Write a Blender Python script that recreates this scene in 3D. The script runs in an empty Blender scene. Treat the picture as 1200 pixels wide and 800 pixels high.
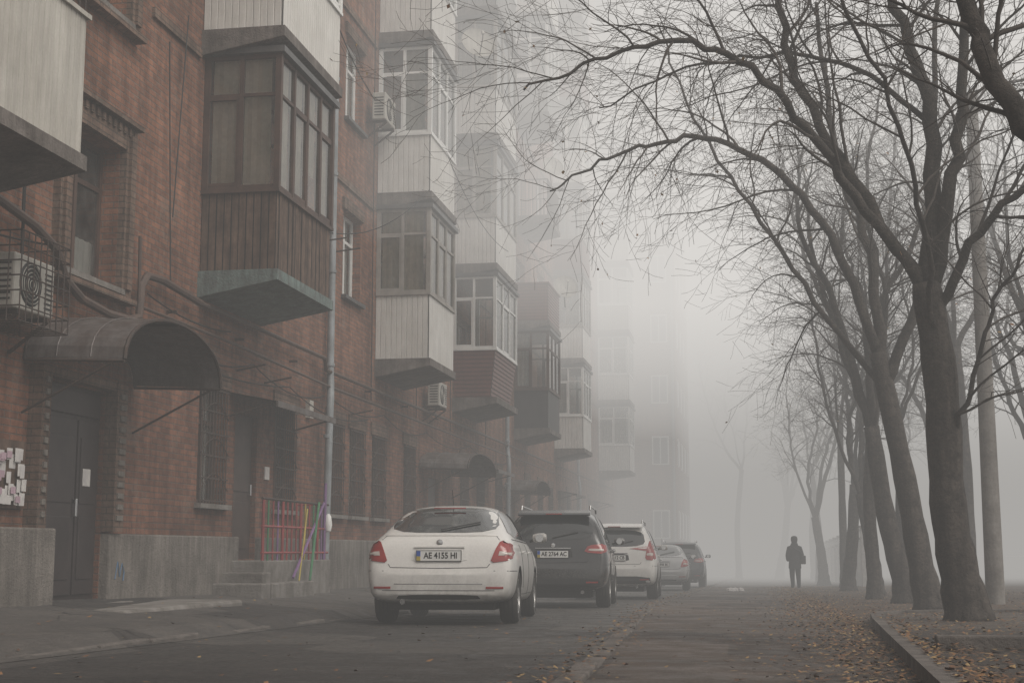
import bpy, math, random, bisect, bmesh
from mathutils import Vector, Matrix
from mathutils.bvhtree import BVHTree
R = random.Random(7)
scn = bpy.context.scene
COL = scn.collection
rad = math.radians

# ---------------------------------------------------------------- materials
def new_mat(name):
    m = bpy.data.materials.new(name); m.use_nodes = True
    nt = m.node_tree; nt.nodes.clear()
    out = nt.nodes.new('ShaderNodeOutputMaterial')
    return m, nt, out
def N(nt, t, **kw):
    n = nt.nodes.new(t)
    for k, v in kw.items(): setattr(n, k, v)
    return n
def c4(c): return (c[0], c[1], c[2], 1)
def objcoord(nt, scale=(1,1,1)):
    tc = N(nt,'ShaderNodeTexCoord'); mp = N(nt,'ShaderNodeMapping')
    mp.inputs['Scale'].default_value = scale
    nt.links.new(tc.outputs['Object'], mp.inputs['Vector']); return mp.outputs['Vector']
def noise(nt, vec, scale, detail=5, rough=.6):
    n = N(nt,'ShaderNodeTexNoise'); n.inputs['Scale'].default_value = scale
    n.inputs['Detail'].default_value = detail; n.inputs['Roughness'].default_value = rough
    nt.links.new(vec, n.inputs['Vector']); return n.outputs['Fac']
def ramp(nt, fac, p0, p1, c0=(0,0,0), c1=(1,1,1)):
    r = N(nt,'ShaderNodeValToRGB'); e = r.color_ramp.elements
    e[0].position=p0; e[0].color=c4(c0); e[1].position=p1; e[1].color=c4(c1)
    nt.links.new(fac, r.inputs['Fac']); return r.outputs['Color']
def mix(nt, fac, a, b, mode='MIX'):
    m = N(nt,'ShaderNodeMix', data_type='RGBA', blend_type=mode)
    for s, v in ((0,fac),(6,a),(7,b)):
        if isinstance(v,(int,float)): m.inputs[s].default_value = v
        elif isinstance(v,tuple): m.inputs[s].default_value = c4(v)
        else: nt.links.new(v, m.inputs[s])
    return m.outputs[2]
def bump(nt, h, dist, strength=1):
    b = N(nt,'ShaderNodeBump'); b.inputs['Distance'].default_value = dist
    b.inputs['Strength'].default_value = strength
    nt.links.new(h, b.inputs['Height']); return b.outputs['Normal']

def pmat(name, col, col2=None, rough=.8, scale=3, bmp=.0, metallic=0, spec=.4, coat=0, streak=0, dirt=None, fine=True):
    m, nt, out = new_mat(name)
    if col2 is None: col2 = tuple(c*.72 for c in col)
    v = objcoord(nt)
    f = ramp(nt, noise(nt, v, scale, 4, .65), .32, .68)
    c = mix(nt, f, col2, col)
    if streak:
        vs = objcoord(nt,(1,1,.12))
        s = ramp(nt, noise(nt, vs, 9, 4, .7), .35, .7)
        c = mix(nt, streak, c, mix(nt, s, tuple(x*.35 for x in col2), c))
    if fine: c = mix(nt, .25, c, mix(nt, noise(nt, v, 45, 2, .6), (.2,.2,.2), (1,1,1)), 'MULTIPLY')
    if dirt:
        sep = N(nt,'ShaderNodeSeparateXYZ'); nt.links.new(v, sep.inputs[0])
        g = ramp(nt, sep.outputs[2], dirt[0], dirt[1], (1,1,1), (0,0,0))
        g2 = mix(nt, 1.0, g, ramp(nt, noise(nt,v,6,5,.7),.25,.6), 'MULTIPLY')
        c = mix(nt, mix(nt,1.0,g2,(dirt[2],)*3,'MULTIPLY'), c, (.14,.125,.11))
    p = N(nt,'ShaderNodeBsdfPrincipled')
    nt.links.new(c, p.inputs['Base Color'])
    p.inputs['Roughness'].default_value = rough
    p.inputs['Metallic'].default_value = metallic
    p.inputs['Specular IOR Level'].default_value = spec
    p.inputs['Coat Weight'].default_value = coat
    p.inputs['Coat Roughness'].default_value = .08
    if bmp: nt.links.new(bump(nt, noise(nt, v, 30, 4, .7), bmp), p.inputs['Normal'])
    nt.links.new(p.outputs[0], out.inputs['Surface'])
    return m

def brick_mat(name, c1, c2, mortar):
    m, nt, out = new_mat(name)
    tc = N(nt,'ShaderNodeTexCoord'); sep = N(nt,'ShaderNodeSeparateXYZ')
    nt.links.new(tc.outputs['Object'], sep.inputs[0])
    add = N(nt,'ShaderNodeMath', operation='ADD')
    nt.links.new(sep.outputs[0], add.inputs[0]); nt.links.new(sep.outputs[1], add.inputs[1])
    cb = N(nt,'ShaderNodeCombineXYZ')
    nt.links.new(add.outputs[0], cb.inputs[0]); nt.links.new(sep.outputs[2], cb.inputs[1])
    b = N(nt,'ShaderNodeTexBrick'); nt.links.new(cb.outputs[0], b.inputs['Vector'])
    b.inputs['Scale'].default_value = 1; b.inputs['Brick Width'].default_value=.26
    b.inputs['Row Height'].default_value=.077; b.inputs['Mortar Size'].default_value=.008
    b.inputs['Mortar Smooth'].default_value=.3; b.inputs['Bias'].default_value=-.1
    b.inputs['Color1'].default_value=c4(c1); b.inputs['Color2'].default_value=c4(c2)
    b.inputs['Mortar'].default_value=c4(mortar)
    v = objcoord(nt)
    big = ramp(nt, noise(nt, v, .55, 6, .7), .35, .68)
    col = mix(nt, .6, b.outputs['Color'], mix(nt, big, (.38,.37,.37), (1.2,1.1,1.03)), 'MULTIPLY')
    vs = objcoord(nt,(1,1,.08)); st = ramp(nt, noise(nt, vs, 3.6, 5, .7), .40,.60)
    col = mix(nt, .50, col, mix(nt, st, (.34,.33,.33),(1,1,1)), 'MULTIPLY')
    med = ramp(nt, noise(nt, v, 7, 5, .7), .3,.7)
    col = mix(nt, .55, col, mix(nt, med, (.42,.43,.45),(1.25,1.2,1.15)), 'MULTIPLY')
    pale = ramp(nt, noise(nt, v, 1.3, 6, .75), .57,.68)
    col = mix(nt, mix(nt,1.0,pale,(.45,.45,.45),'MULTIPLY'), col, (.27,.23,.195))
    # damp, sooty band over the ground storey
    mr = N(nt,'ShaderNodeMapRange'); nt.links.new(sep.outputs[2], mr.inputs['Value'])
    mr.inputs['From Min'].default_value=2.2; mr.inputs['From Max'].default_value=4.6
    dz = mix(nt, mr.outputs[0], (.74,.71,.70), (1,1,1))
    col = mix(nt, 1.0, col, dz, 'MULTIPLY')
    p = N(nt,'ShaderNodeBsdfPrincipled'); nt.links.new(col, p.inputs['Base Color'])
    p.inputs['Roughness'].default_value=.88; p.inputs['Specular IOR Level'].default_value=.25
    inv = N(nt,'ShaderNodeMath', operation='SUBTRACT'); inv.inputs[0].default_value=1
    nt.links.new(b.outputs['Fac'], inv.inputs[1])
    h = N(nt,'ShaderNodeMath', operation='ADD'); nt.links.new(inv.outputs[0],h.inputs[0])
    nt.links.new(noise(nt, v, 25, 4,.7), h.inputs[1])
    nt.links.new(bump(nt, h.outputs[0], .012), p.inputs['Normal'])
    nt.links.new(p.outputs[0], out.inputs['Surface']); return m

def ground_mat(name, c1, c2, c3, cracks=.5, rough=(.5,.9), leaf=0):
    m, nt, out = new_mat(name); v = objcoord(nt)
    a = ramp(nt, noise(nt, v, .45, 6, .65), .38,.62)
    b = ramp(nt, noise(nt, v, 2.6, 6, .7), .40,.66)
    col = mix(nt, a, c1, c2); col = mix(nt, mix(nt,1.0,b,(.7,)*3,'MULTIPLY'), col, c3)
    if cracks:
        pt = N(nt,'ShaderNodeTexVoronoi', feature='F1', distance='CHEBYCHEV'); pt.inputs['Scale'].default_value=.33
        nt.links.new(v, pt.inputs['Vector'])
        pc = ramp(nt, pt.outputs['Color'], .30,.34,(.55,.55,.56),(1,1,1))
        col = mix(nt, .9, col, pc, 'MULTIPLY')
    g = ramp(nt, noise(nt, v, 90, 2, .7), .3,.75)
    col = mix(nt, .5, col, mix(nt,g,(.45,.45,.45),(1.35,1.3,1.25)), 'MULTIPLY')
    if cracks:
        wv = N(nt,'ShaderNodeTexNoise'); wv.inputs['Scale'].default_value=1.4; wv.inputs['Detail'].default_value=4
        nt.links.new(v, wv.inputs['Vector'])
        vv = mix(nt,.35, v, wv.outputs['Color'])
        vo = N(nt,'ShaderNodeTexVoronoi', feature='DISTANCE_TO_EDGE'); vo.inputs['Scale'].default_value=1.1
        nt.links.new(vv, vo.inputs['Vector'])
        cr = ramp(nt, vo.outputs['Distance'], .0, .016, (1,1,1),(0,0,0))
        msk = ramp(nt, noise(nt, v, .5, 3,.5), .44,.56)
        cr2 = mix(nt,1.0, mix(nt,1.0,cr,msk,'MULTIPLY'), (cracks,)*3,'MULTIPLY')
        col = mix(nt, cr2, col, (.012,.011,.01))
    if leaf:
        l = ramp(nt, noise(nt, v, 14, 3,.8), .55,.60)
        l2 = ramp(nt, noise(nt, v, 1.2, 4,.7), .42,.58)
        lm = mix(nt,1.0,mix(nt,1.0,l,l2,'MULTIPLY'),(leaf,)*3,'MULTIPLY')
        col = mix(nt, lm, col, mix(nt, noise(nt,v,40,2,.5),(.05,.03,.018),(.17,.095,.05)))
    p = N(nt,'ShaderNodeBsdfPrincipled'); nt.links.new(col,p.inputs['Base Color'])
    rr = N(nt,'ShaderNodeMapRange'); nt.links.new(b, rr.inputs['Value'])
    rr.inputs['To Min'].default_value=rough[0]; rr.inputs['To Max'].default_value=rough[1]
    nt.links.new(rr.outputs[0], p.inputs['Roughness']); p.inputs['Specular IOR Level'].default_value=.35
    nt.links.new(bump(nt,noise(nt,v,12,7,.78),.05), p.inputs['Normal'])
    nt.links.new(p.outputs[0], out.inputs['Surface']); return m

def glass_mat(name, tint=(.80,.82,.81), refl=.16):
    m, nt, out = new_mat(name)
    t = N(nt,'ShaderNodeBsdfTransparent'); t.inputs[0].default_value=c4(tint)
    g = N(nt,'ShaderNodeBsdfGlossy'); g.inputs['Roughness'].default_value=.06; g.inputs['Color'].default_value=(.8,.8,.8,1)
    lw = N(nt,'ShaderNodeLayerWeight'); lw.inputs['Blend'].default_value=.35
    mr = N(nt,'ShaderNodeMapRange'); nt.links.new(lw.outputs['Fresnel'], mr.inputs['Value'])
    mr.inputs['To Min'].default_value=refl*.6; mr.inputs['To Max'].default_value=.8
    v = objcoord(nt)
    dirt = ramp(nt, noise(nt,v,2.5,3,.7),.35,.7)
    d = N(nt,'ShaderNodeBsdfDiffuse'); d.inputs[0].default_value=(.30,.29,.27,1)
    mx = N(nt,'ShaderNodeMixShader'); nt.links.new(mr.outputs[0],mx.inputs[0])
    nt.links.new(t.outputs[0],mx.inputs[1]); nt.links.new(g.outputs[0],mx.inputs[2])
    k = N(nt,'ShaderNodeMath',operation='MULTIPLY'); nt.links.new(dirt,k.inputs[0]); k.inputs[1].default_value=.22
    mx2 = N(nt,'ShaderNodeMixShader'); nt.links.new(k.outputs[0],mx2.inputs[0])
    nt.links.new(mx.outputs[0],mx2.inputs[1]); nt.links.new(d.outputs[0],mx2.inputs[2])
    nt.links.new(mx2.outputs[0], out.inputs['Surface']); return m

M = {}
M['brick'] = brick_mat('red_brick',(.38,.195,.13),(.24,.13,.095),(.24,.20,.175))
M['brick_trim'] = brick_mat('brick_trim',(.27,.19,.15),(.20,.145,.115),(.15,.13,.11))
M['wbrick'] = pmat('pale_brick',(.55,.54,.52),(.42,.41,.40),scale=5)
M['plinth'] = pmat('plinth_render',(.31,.28,.25),(.16,.142,.125),rough=.9,scale=1.6,bmp=.02,streak=.6)
M['concrete'] = pmat('concrete',(.30,.28,.26),(.15,.135,.12),rough=.9,scale=2.5,bmp=.015,streak=.3)
M['slab'] = pmat('balcony_slab',(.26,.23,.21),(.10,.085,.075),rough=.9,scale=2.2,bmp=.015,streak=.5)
M['slab_teal'] = pmat('teal_painted_slab',(.24,.33,.31),(.15,.165,.16),rough=.85,scale=5,bmp=.01,streak=.6)
M['white_panel'] = pmat('white_panel',(.78,.765,.73),(.66,.64,.60),rough=.55,scale=1.5,streak=.25)
M['cream_panel'] = pmat('cream_panel',(.62,.595,.54),(.50,.47,.42),rough=.6,scale=1.5,streak=.35)
M['grey_panel'] = pmat('grey_panel',(.38,.38,.37),(.28,.27,.26),rough=.6,scale=1.5,streak=.3)
M['maroon'] = pmat('maroon_siding',(.18,.065,.05),(.125,.048,.038),rough=.5,scale=2,streak=.25)
M['dark_panel'] = pmat('dark_panel',(.035,.033,.033),(.02,.02,.02),rough=.6)
M['wood'] = pmat('weathered_wood',(.22,.145,.105),(.095,.06,.044),rough=.85,scale=4,streak=.7)
M['wframe'] = pmat('white_frame',(.75,.75,.73),(.63,.63,.61),rough=.4,fine=False)
M['bframe'] = pmat('brown_frame',(.095,.055,.04),(.05,.03,.024),rough=.6,fine=False)
M['gframe'] = pmat('grey_frame',(.36,.34,.31),(.25,.23,.21),rough=.6,fine=False)
M['curtain'] = pmat('curtain',(.66,.60,.50),(.48,.42,.34),rough=.9,scale=2,fine=False)
M['curtain2'] = pmat('lace_curtain',(.74,.73,.70),(.58,.57,.54),rough=.9,scale=2,fine=False)
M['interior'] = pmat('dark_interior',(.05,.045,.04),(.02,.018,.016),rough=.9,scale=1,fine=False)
M['door'] = pmat('steel_door',(.045,.034,.033),(.025,.018,.018),rough=.45,scale=3)
M['door2'] = pmat('brown_door',(.07,.045,.037),(.04,.027,.022),rough=.55)
M['iron'] = pmat('dark_iron',(.035,.03,.028),(.06,.035,.025),rough=.7,scale=8,fine=False)
M['sheet'] = pmat('sheet_metal',(.20,.185,.18),(.095,.068,.057),rough=.5,metallic=.2,scale=2.5,streak=.5)
M['apron'] = pmat('metal_apron',(.14,.14,.14),(.08,.08,.08),rough=.5,metallic=.2)
M['drain'] = pmat('drain_pipe_paint',(.36,.39,.41),(.22,.24,.25),rough=.5,scale=3,streak=.4)
M['pipe'] = pmat('gas_pipe_paint',(.06,.045,.04),(.10,.065,.05),rough=.6,scale=5,fine=False)
M['cable'] = pmat('cable',(.025,.025,.025),rough=.7,fine=False)
M['ac'] = pmat('ac_plastic',(.55,.53,.48),(.42,.40,.36),rough=.5,streak=.3)
M['black'] = pmat('black_plastic',(.02,.02,.02),(.014,.014,.014),rough=.55,fine=False)
M['tyre'] = pmat('tyre_rubber',(.03,.029,.028),(.06,.055,.05),rough=.85,scale=6)
M['rim'] = pmat('alloy_rim',(.42,.42,.42),(.28,.27,.26),rough=.35,metallic=.7,fine=False)
M['red_glass'] = pmat('tail_light',(.34,.03,.025),(.20,.014,.014),rough=.15,spec=.6,coat=.5,fine=False)
M['white_lens'] = pmat('clear_lens',(.55,.50,.46),(.4,.36,.33),rough=.12,coat=.5,fine=False)
M['chrome'] = pmat('chrome',(.6,.6,.6),(.5,.5,.5),rough=.15,metallic=1,fine=False)
M['carglass'] = pmat('car_glass',(.016,.019,.02),(.01,.012,.013),rough=.07,spec=.6,coat=.6,fine=False)
M['plate'] = pmat('number_plate',(.75,.75,.73),(.65,.65,.63),rough=.4,fine=False)
M['blue'] = pmat('plate_blue',(.05,.12,.45),rough=.4,fine=False)
M['signblue'] = pmat('sign_blue',(.10,.20,.30),rough=.5,fine=False)
M['yellow'] = pmat('yellow_paint',(.5,.40,.08),(.38,.29,.07),rough=.5)
M['bark'] = pmat('bark',(.125,.105,.09),(.045,.038,.034),rough=.95,scale=9,bmp=.03,streak=.6)
M['twig'] = pmat('twig_bark',(.085,.072,.063),(.05,.042,.037),rough=.95,scale=3,fine=False)
M['glass'] = glass_mat('window_glass')
M['soil'] = ground_mat('leafy_soil',(.10,.078,.062),(.060,.048,.040),(.125,.092,.068),.0,(.8,.95),leaf=.9)
M['asphalt'] = ground_mat('asphalt',(.105,.098,.092),(.055,.052,.050),(.125,.113,.103),.9,(.42,.85))
M['roadm'] = ground_mat('dusty_asphalt',(.135,.108,.092),(.070,.060,.054),(.125,.098,.080),.8,(.5,.9),leaf=.5)
M['pave'] = ground_mat('old_pavement',(.125,.115,.107),(.068,.064,.061),(.15,.135,.122),.9,(.55,.9))
M['pave2']=ground_mat('leafy_pavement',(.12,.103,.09),(.066,.058,.052),(.14,.118,.098),.9,(.6,.9),leaf=.85)
M['kerb'] = pmat('kerb_stone',(.18,.16,.145),(.085,.075,.068),rough=.9,scale=3,bmp=.02)
M['paper'] = pmat('paper_notice',(.65,.63,.60),(.52,.50,.50),rough=.8,scale=9)
M['tape']=pmat('pink_notice',(.5,.36,.42),rough=.8)
M['purple'] = pmat('purple_paint',(.24,.13,.28),(.16,.09,.2),rough=.5)
M['redp'] = pmat('red_paint',(.34,.05,.05),(.20,.04,.04),rough=.5)
M['green'] = pmat('green_paint',(.06,.22,.10),(.04,.15,.07),rough=.5)
M['graffiti'] = pmat('blue_graffiti',(.10,.20,.34),(.12,.16,.22),rough=.8)
M['skin'] = pmat('skin',(.42,.27,.20),rough=.6)
M['coat'] = pmat('dark_coat',(.022,.022,.025),(.014,.014,.016),rough=.9)
M['trousers'] = pmat('dark_trousers',(.018,.018,.022),rough=.9)
LEAF = [pmat('leaf_a',(.24,.125,.055),rough=.8,fine=False),pmat('leaf_b',(.15,.075,.038),rough=.8,fine=False),
        pmat('leaf_c',(.30,.20,.09),rough=.8,fine=False),pmat('leaf_d',(.10,.057,.034),rough=.8,fine=False)]

# ---------------------------------------------------------------- mesh builder
class MB:
    def __init__(s): s.v=[]; s.f=[]; s.m=[]; s.mats=[]
    def mi(s, m):
        if isinstance(m,str): m=M[m]
        if m not in s.mats: s.mats.append(m)
        return s.mats.index(m)
    def face(s, pts, m):
        b=len(s.v); s.v.extend([tuple(p) for p in pts]); s.f.append(tuple(range(b,b+len(pts)))); s.m.append(s.mi(m))
    def box(s, x0,x1,y0,y1,z0,z1,m):
        b=len(s.v); i=s.mi(m)
        s.v += [(x0,y0,z0),(x1,y0,z0),(x1,y1,z0),(x0,y1,z0),(x0,y0,z1),(x1,y0,z1),(x1,y1,z1),(x0,y1,z1)]
        for q in ((0,3,2,1),(4,5,6,7),(0,1,5,4),(1,2,6,5),(2,3,7,6),(3,0,4,7)):
            s.f.append(tuple(b+k for k in q)); s.m.append(i)
    def obox(s, p, q, w, h, m):
        p=Vector(p); q=Vector(q); d=(q-p).normalized()
        up=Vector((0,0,1)) if abs(d.z)<.95 else Vector((1,0,0))
        a=d.cross(up).normalized()*w/2; b_=a.cross(d).normalized()*h/2
        b=len(s.v); i=s.mi(m)
        for c in (p,q):
            for u,t in ((-1,-1),(1,-1),(1,1),(-1,1)): s.v.append(tuple(c+a*u+b_*t))
        for q4 in ((0,1,2,3),(7,6,5,4),(0,4,5,1),(1,5,6,2),(2,6,7,3),(3,7,4,0)):
            s.f.append(tuple(b+k for k in q4)); s.m.append(i)
    def tube(s, pts, radii, n, m, cap=True):
        pts=[Vector(p) for p in pts]
        if not hasattr(radii,'__len__'): radii=[radii]*len(pts)
        b=len(s.v); i=s.mi(m)
        t=(pts[1]-pts[0]).normalized()
        up=Vector((0,0,1)) if abs(t.z)<.9 else Vector((1,0,0))
        a=t.cross(up).normalized()
        for k,p in enumerate(pts):
            if k<len(pts)-1: t2=(pts[min(k+1,len(pts)-1)]-pts[max(k-1,0)])
            else: t2=pts[k]-pts[k-1]
            if t2.length>1e-7: t=t2.normalized()
            a=(a-t*a.dot(t))
            if a.length<1e-5: a=t.orthogonal()
            a.normalize(); c=t.cross(a)
            for j in range(n):
                an=2*math.pi*j/n
                s.v.append(tuple(p+(a*math.cos(an)+c*math.sin(an))*radii[k]))
        for k in range(len(pts)-1):
            for j in range(n):
                j2=(j+1)%n
                s.f.append((b+k*n+j,b+k*n+j2,b+(k+1)*n+j2,b+(k+1)*n+j)); s.m.append(i)
        if cap and n>3:
            s.f.append(tuple(b+j for j in reversed(range(n)))); s.m.append(i)
            e=b+(len(pts)-1)*n
            s.f.append(tuple(e+j for j in range(n))); s.m.append(i)
    def lathe(s, prof, n, m, origin=(0,0,0), axis='x'):
        b=len(s.v); i=s.mi(m); o=Vector(origin)
        for r,h in prof:
            for j in range(n):
                an=2*math.pi*j/n; u=r*math.cos(an); w=r*math.sin(an)
                p={'x':(h,u,w),'y':(u,h,w),'z':(u,w,h)}[axis]
                s.v.append(tuple(o+Vector(p)))
        for k in range(len(prof)-1):
            for j in range(n):
                j2=(j+1)%n
                s.f.append((b+k*n+j,b+k*n+j2,b+(k+1)*n+j2,b+(k+1)*n+j)); s.m.append(i)
    def obj(s, name, parent=None, smooth=False, bevel=0):
        me=bpy.data.meshes.new(name); me.from_pydata(s.v,[],s.f)
        for m in s.mats: me.materials.append(m)
        me.polygons.foreach_set('material_index', s.m)
        if smooth: me.polygons.foreach_set('use_smooth',[True]*len(s.f))
        me.update()
        if smooth: me.set_sharp_from_angle(angle=rad(38))
        o=bpy.data.objects.new(name,me); COL.objects.link(o)
        if parent: o.parent=parent
        if bevel:
            b=o.modifiers.new('bevel','BEVEL'); b.width=bevel; b.segments=2; b.limit_method='ANGLE'
        return o
def empty(name, loc=(0,0,0)):
    e=bpy.data.objects.new(name,None); COL.objects.link(e); e.location=loc; e.empty_display_size=.3; return e

# ---------------------------------------------------------------- ground
SL=.013
def gz(x,y):
    z=-SL*max(-60,min(y,170))
    xs=[(-7.6,.30),(-5.3,.13),(-5.0,.02),(-4.5,0),(1.0,0),(6,.08)]
    if x<=-7.6: return z+.30
    if x>=6: return z+.08
    for (a,ha),(b,hb) in zip(xs,xs[1:]):
        if a<=x<=b: return z+ha+(hb-ha)*(x-a)/(b-a)
    return z
def kx(y): return -1.15-.048*max(0,min(y-8,18))
YS=[-60]+[y for y in range(-20,171,2)]+[170.01,300,900]
def sheet(name, xs, ys, dz, mat):
    mb=MB(); i=mb.mi(mat); nx=len(xs)
    for y in ys:
        for x in xs:
            if x=='k0': x=kx(y)+.05
            elif x=='k1': x=kx(y)+.1
            mb.v.append((x,y,gz(x,y)+dz))
    for a in range(len(ys)-1):
        for b in range(nx-1):
            mb.f.append((a*nx+b,a*nx+b+1,(a+1)*nx+b+1,(a+1)*nx+b)); mb.m.append(i)
    return mb.obj(name)
sheet('ground',[-600,-60,-7.6,-5.3,-5.0,-4.5,1.0,6,60,600],YS,0,'soil')
ys2=[y for y in YS if -20<=y<=170]
sheet('parking_lane',[-5.0,-4.5,'k0'],ys2,.004,'asphalt')
sheet('road',['k1',1.0],ys2,.004,'roadm')
sheet('pavement',[-7.6,-5.3,-5.0],ys2,.008,'pave')
mb=MB(); y=-6.0
while y<110:
    l=R.uniform(.85,1.0)
    x0=kx(y)+R.uniform(-.015,.015); h=R.uniform(.012,.04); z=gz(-1.85,y); x1=kx(y+l)
    if R.random()>.1:
        b=len(mb.v); i=mb.mi('kerb'); e=y+l-.02
        mb.v+=[(x0,y,z-.2),(x0+.15,y,z-.2),(x1+.15,e,z-.2),(x1,e,z-.2),(x0,y,z+h),(x0+.15,y,z+h),(x1+.15,e,z+h),(x1,e,z+h)]
        for q in ((0,3,2,1),(4,5,6,7),(0,1,5,4),(1,2,6,5),(2,3,7,6),(3,0,4,7)): mb.f.append(tuple(b+k for k in q)); mb.m.append(i)
    y+=l
mb.obj('road_kerb',bevel=.015)
mb=MB(); y=-4.0
while y<70:
    l=R.uniform(.9,1.05); x0=-5.12+R.uniform(-.04,.04)
    z=gz(-5.0,y)
    if R.random()>.25: mb.box(x0,x0+.10,y,y+l-.03,z-.2,z+R.uniform(.015,.05),'kerb')
    y+=l
mb.obj('pavement_kerb',bevel=.015)
outl=[(.70,2),(.80,6),(.92,9),(1.08,13),(1.25,17),(1.36,18.8),(1.5,19.5),(1.8,19.9),(2.3,20.1),(7.5,20.4)]
def island():
    mb=MB()
    inner=[(x+.16,y if k<6 else y-.16) for k,(x,y) in enumerate(outl)]
    inner[-1]=(7.5,20.24); inner[6]=(1.63,19.4); inner[7]=(1.88,19.74)
    for k in range(len(outl)-1):
        a,b=outl[k],outl[k+1]; c,d=inner[k+1],inner[k]
        za,zb,zc,zd=[gz(*p)+.11 for p in (a,b,c,d)]
        mb.face([(*a,za),(*d,zd),(*c,zc),(*b,zb)],'kerb')
        mb.face([(*a,za-.3),(*a,za),(*b,zb),(*b,zb-.3)],'kerb')
        mb.face([(*d,zd),(*d,zd-.1),(*c,zc-.1),(*c,zc)],'kerb')
    mb.obj('island_kerb')
    m2=MB()
    for k in range(len(outl)-1):
        c,d=inner[k+1],inner[k]
        m2.face([(*d,gz(*d)+.075),(9,d[1],gz(9,d[1])+.075),(9,c[1],gz(9,c[1])+.075),(*c,gz(*c)+.075)],'pave2')
    m2.obj('footpath')
island()
mb=MB()
for k in range(8):
    x=1.25+k*1.0; z=gz(x,10)+.07
    mb.box(x,x+.97,10.9+.05*k,11.05+.05*k,z-.2,z+.09+R.uniform(-.015,.015),'kerb')
mb.obj('path_edging',bevel=.015)

# ---------------------------------------------------------------- apartment building
XW=-7.6; ST=3.45; TOP=29.5
bld=empty('apartment_building')
openings=[]
DY=-.5
D0,D1=14.12,15.72
for y in (18.6,21.75,24.55,26.0,27.6,30.2,36.2,38.4,41.2,46.6,49.4,52.0,57.0,60.2,64.4):
    openings.append((y,y+1.02,1.3,2.95,'bar'))
openings.append((D0,D1,.08,2.5,'door'))
openings.append((20.0,20.95,.53,2.68,'door2'))
for y in (32.6,43.6,55.0,66.6): openings.append((y,y+1.1,.1,2.35,'door2'))
for f in range(7):
    z=5.4+ST*f
    for y,w in ((25.35,1.2),(31.9,1.3),(40.9,1.4),(49.4,1.4),(58.2,1.4),(62.8,1.4),(73,1.4)):
        openings.append((y,y+w,z,z+1.65,'white' if R.random()<.6 else 'brown'))
    zs=3.78+3.35*f
    openings.append((15.0+DY,16.35+DY,zs,zs+1.72,'stair'))
    openings.append((7,8.5,z,z+1.65,'white'))
STACKS=[(9.8,12.65),(18.45,20.95),(27.75,30.1),(35.2,38.3),(44.5,47.1),(53.6,56.2),(69.0,71.6)]
for si,(a,b) in enumerate(STACKS):
    for f in range(7):
        z=4.50+ST*f
        openings.append((a+.35,b-.45,z,z+2.2,'balc'))
Yb=sorted(set([-12.0,78.0]+[o[0] for o in openings]+[o[1] for o in openings]))
Zb=sorted(set([-1.5,TOP]+[o[2] for o in openings]+[o[3] for o in openings]))
wall=MB()
blocked=set()
for o in openings:
    for a in range(bisect.bisect_left(Yb,o[0]),bisect.bisect_left(Yb,o[1])):
        for c in range(bisect.bisect_left(Zb,o[2]),bisect.bisect_left(Zb,o[3])): blocked.add((a,c))
for a in range(len(Yb)-1):
    c=0
    while c<len(Zb)-1:
        if (a,c) in blocked: c+=1; continue
        c2=c
        while c2+1<len(Zb)-1 and (a,c2+1) not in blocked: c2+=1
        wall.face([(XW,Yb[a],Zb[c]),(XW,Yb[a+1],Zb[c]),(XW,Yb[a+1],Zb[c2+1]),(XW,Yb[a],Zb[c2+1])],'brick')
        c=c2+1
for (y0,y1,z0,z1,k) in openings:
    X2=XW-.32
    wall.face([(XW,y0,z0),(X2,y0,z0),(X2,y0,z1),(XW,y0,z1)],'brick')
    wall.face([(XW,y1,z0),(XW,y1,z1),(X2,y1,z1),(X2,y1,z0)],'brick')
    wall.face([(XW,y0,z1),(X2,y0,z1),(X2,y1,z1),(XW,y1,z1)],'brick')
    wall.face([(XW,y0,z0),(XW,y1,z0),(X2,y1,z0),(X2,y0,z0)],'concrete')
wall.face([(XW,-12,-1.5),(XW,-12,TOP),(-20,-12,TOP),(-20,-12,-1.5)],'brick')
wall.face([(XW,78,-1.5),(-20,78,-1.5),(-20,78,TOP),(XW,78,TOP)],'brick')
wall.face([(-20,-12,-1.5),(-20,-12,TOP),(-20,78,TOP),(-20,78,-1.5)],'brick')
wall.obj('facade_wall',bld)
mb=MB(); mb.box(-20.4,-7.1,-12.4,78.3,TOP+.002,TOP+.35,'sheet'); mb.obj('roof',bld)
mb=MB(); mb.face([(-8.6,-11.9,-1.4),(-8.6,77.9,-1.4),(-8.6,77.9,TOP-.1),(-8.6,-11.9,TOP-.1)],'interior'); mb.obj('rooms',bld)

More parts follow.
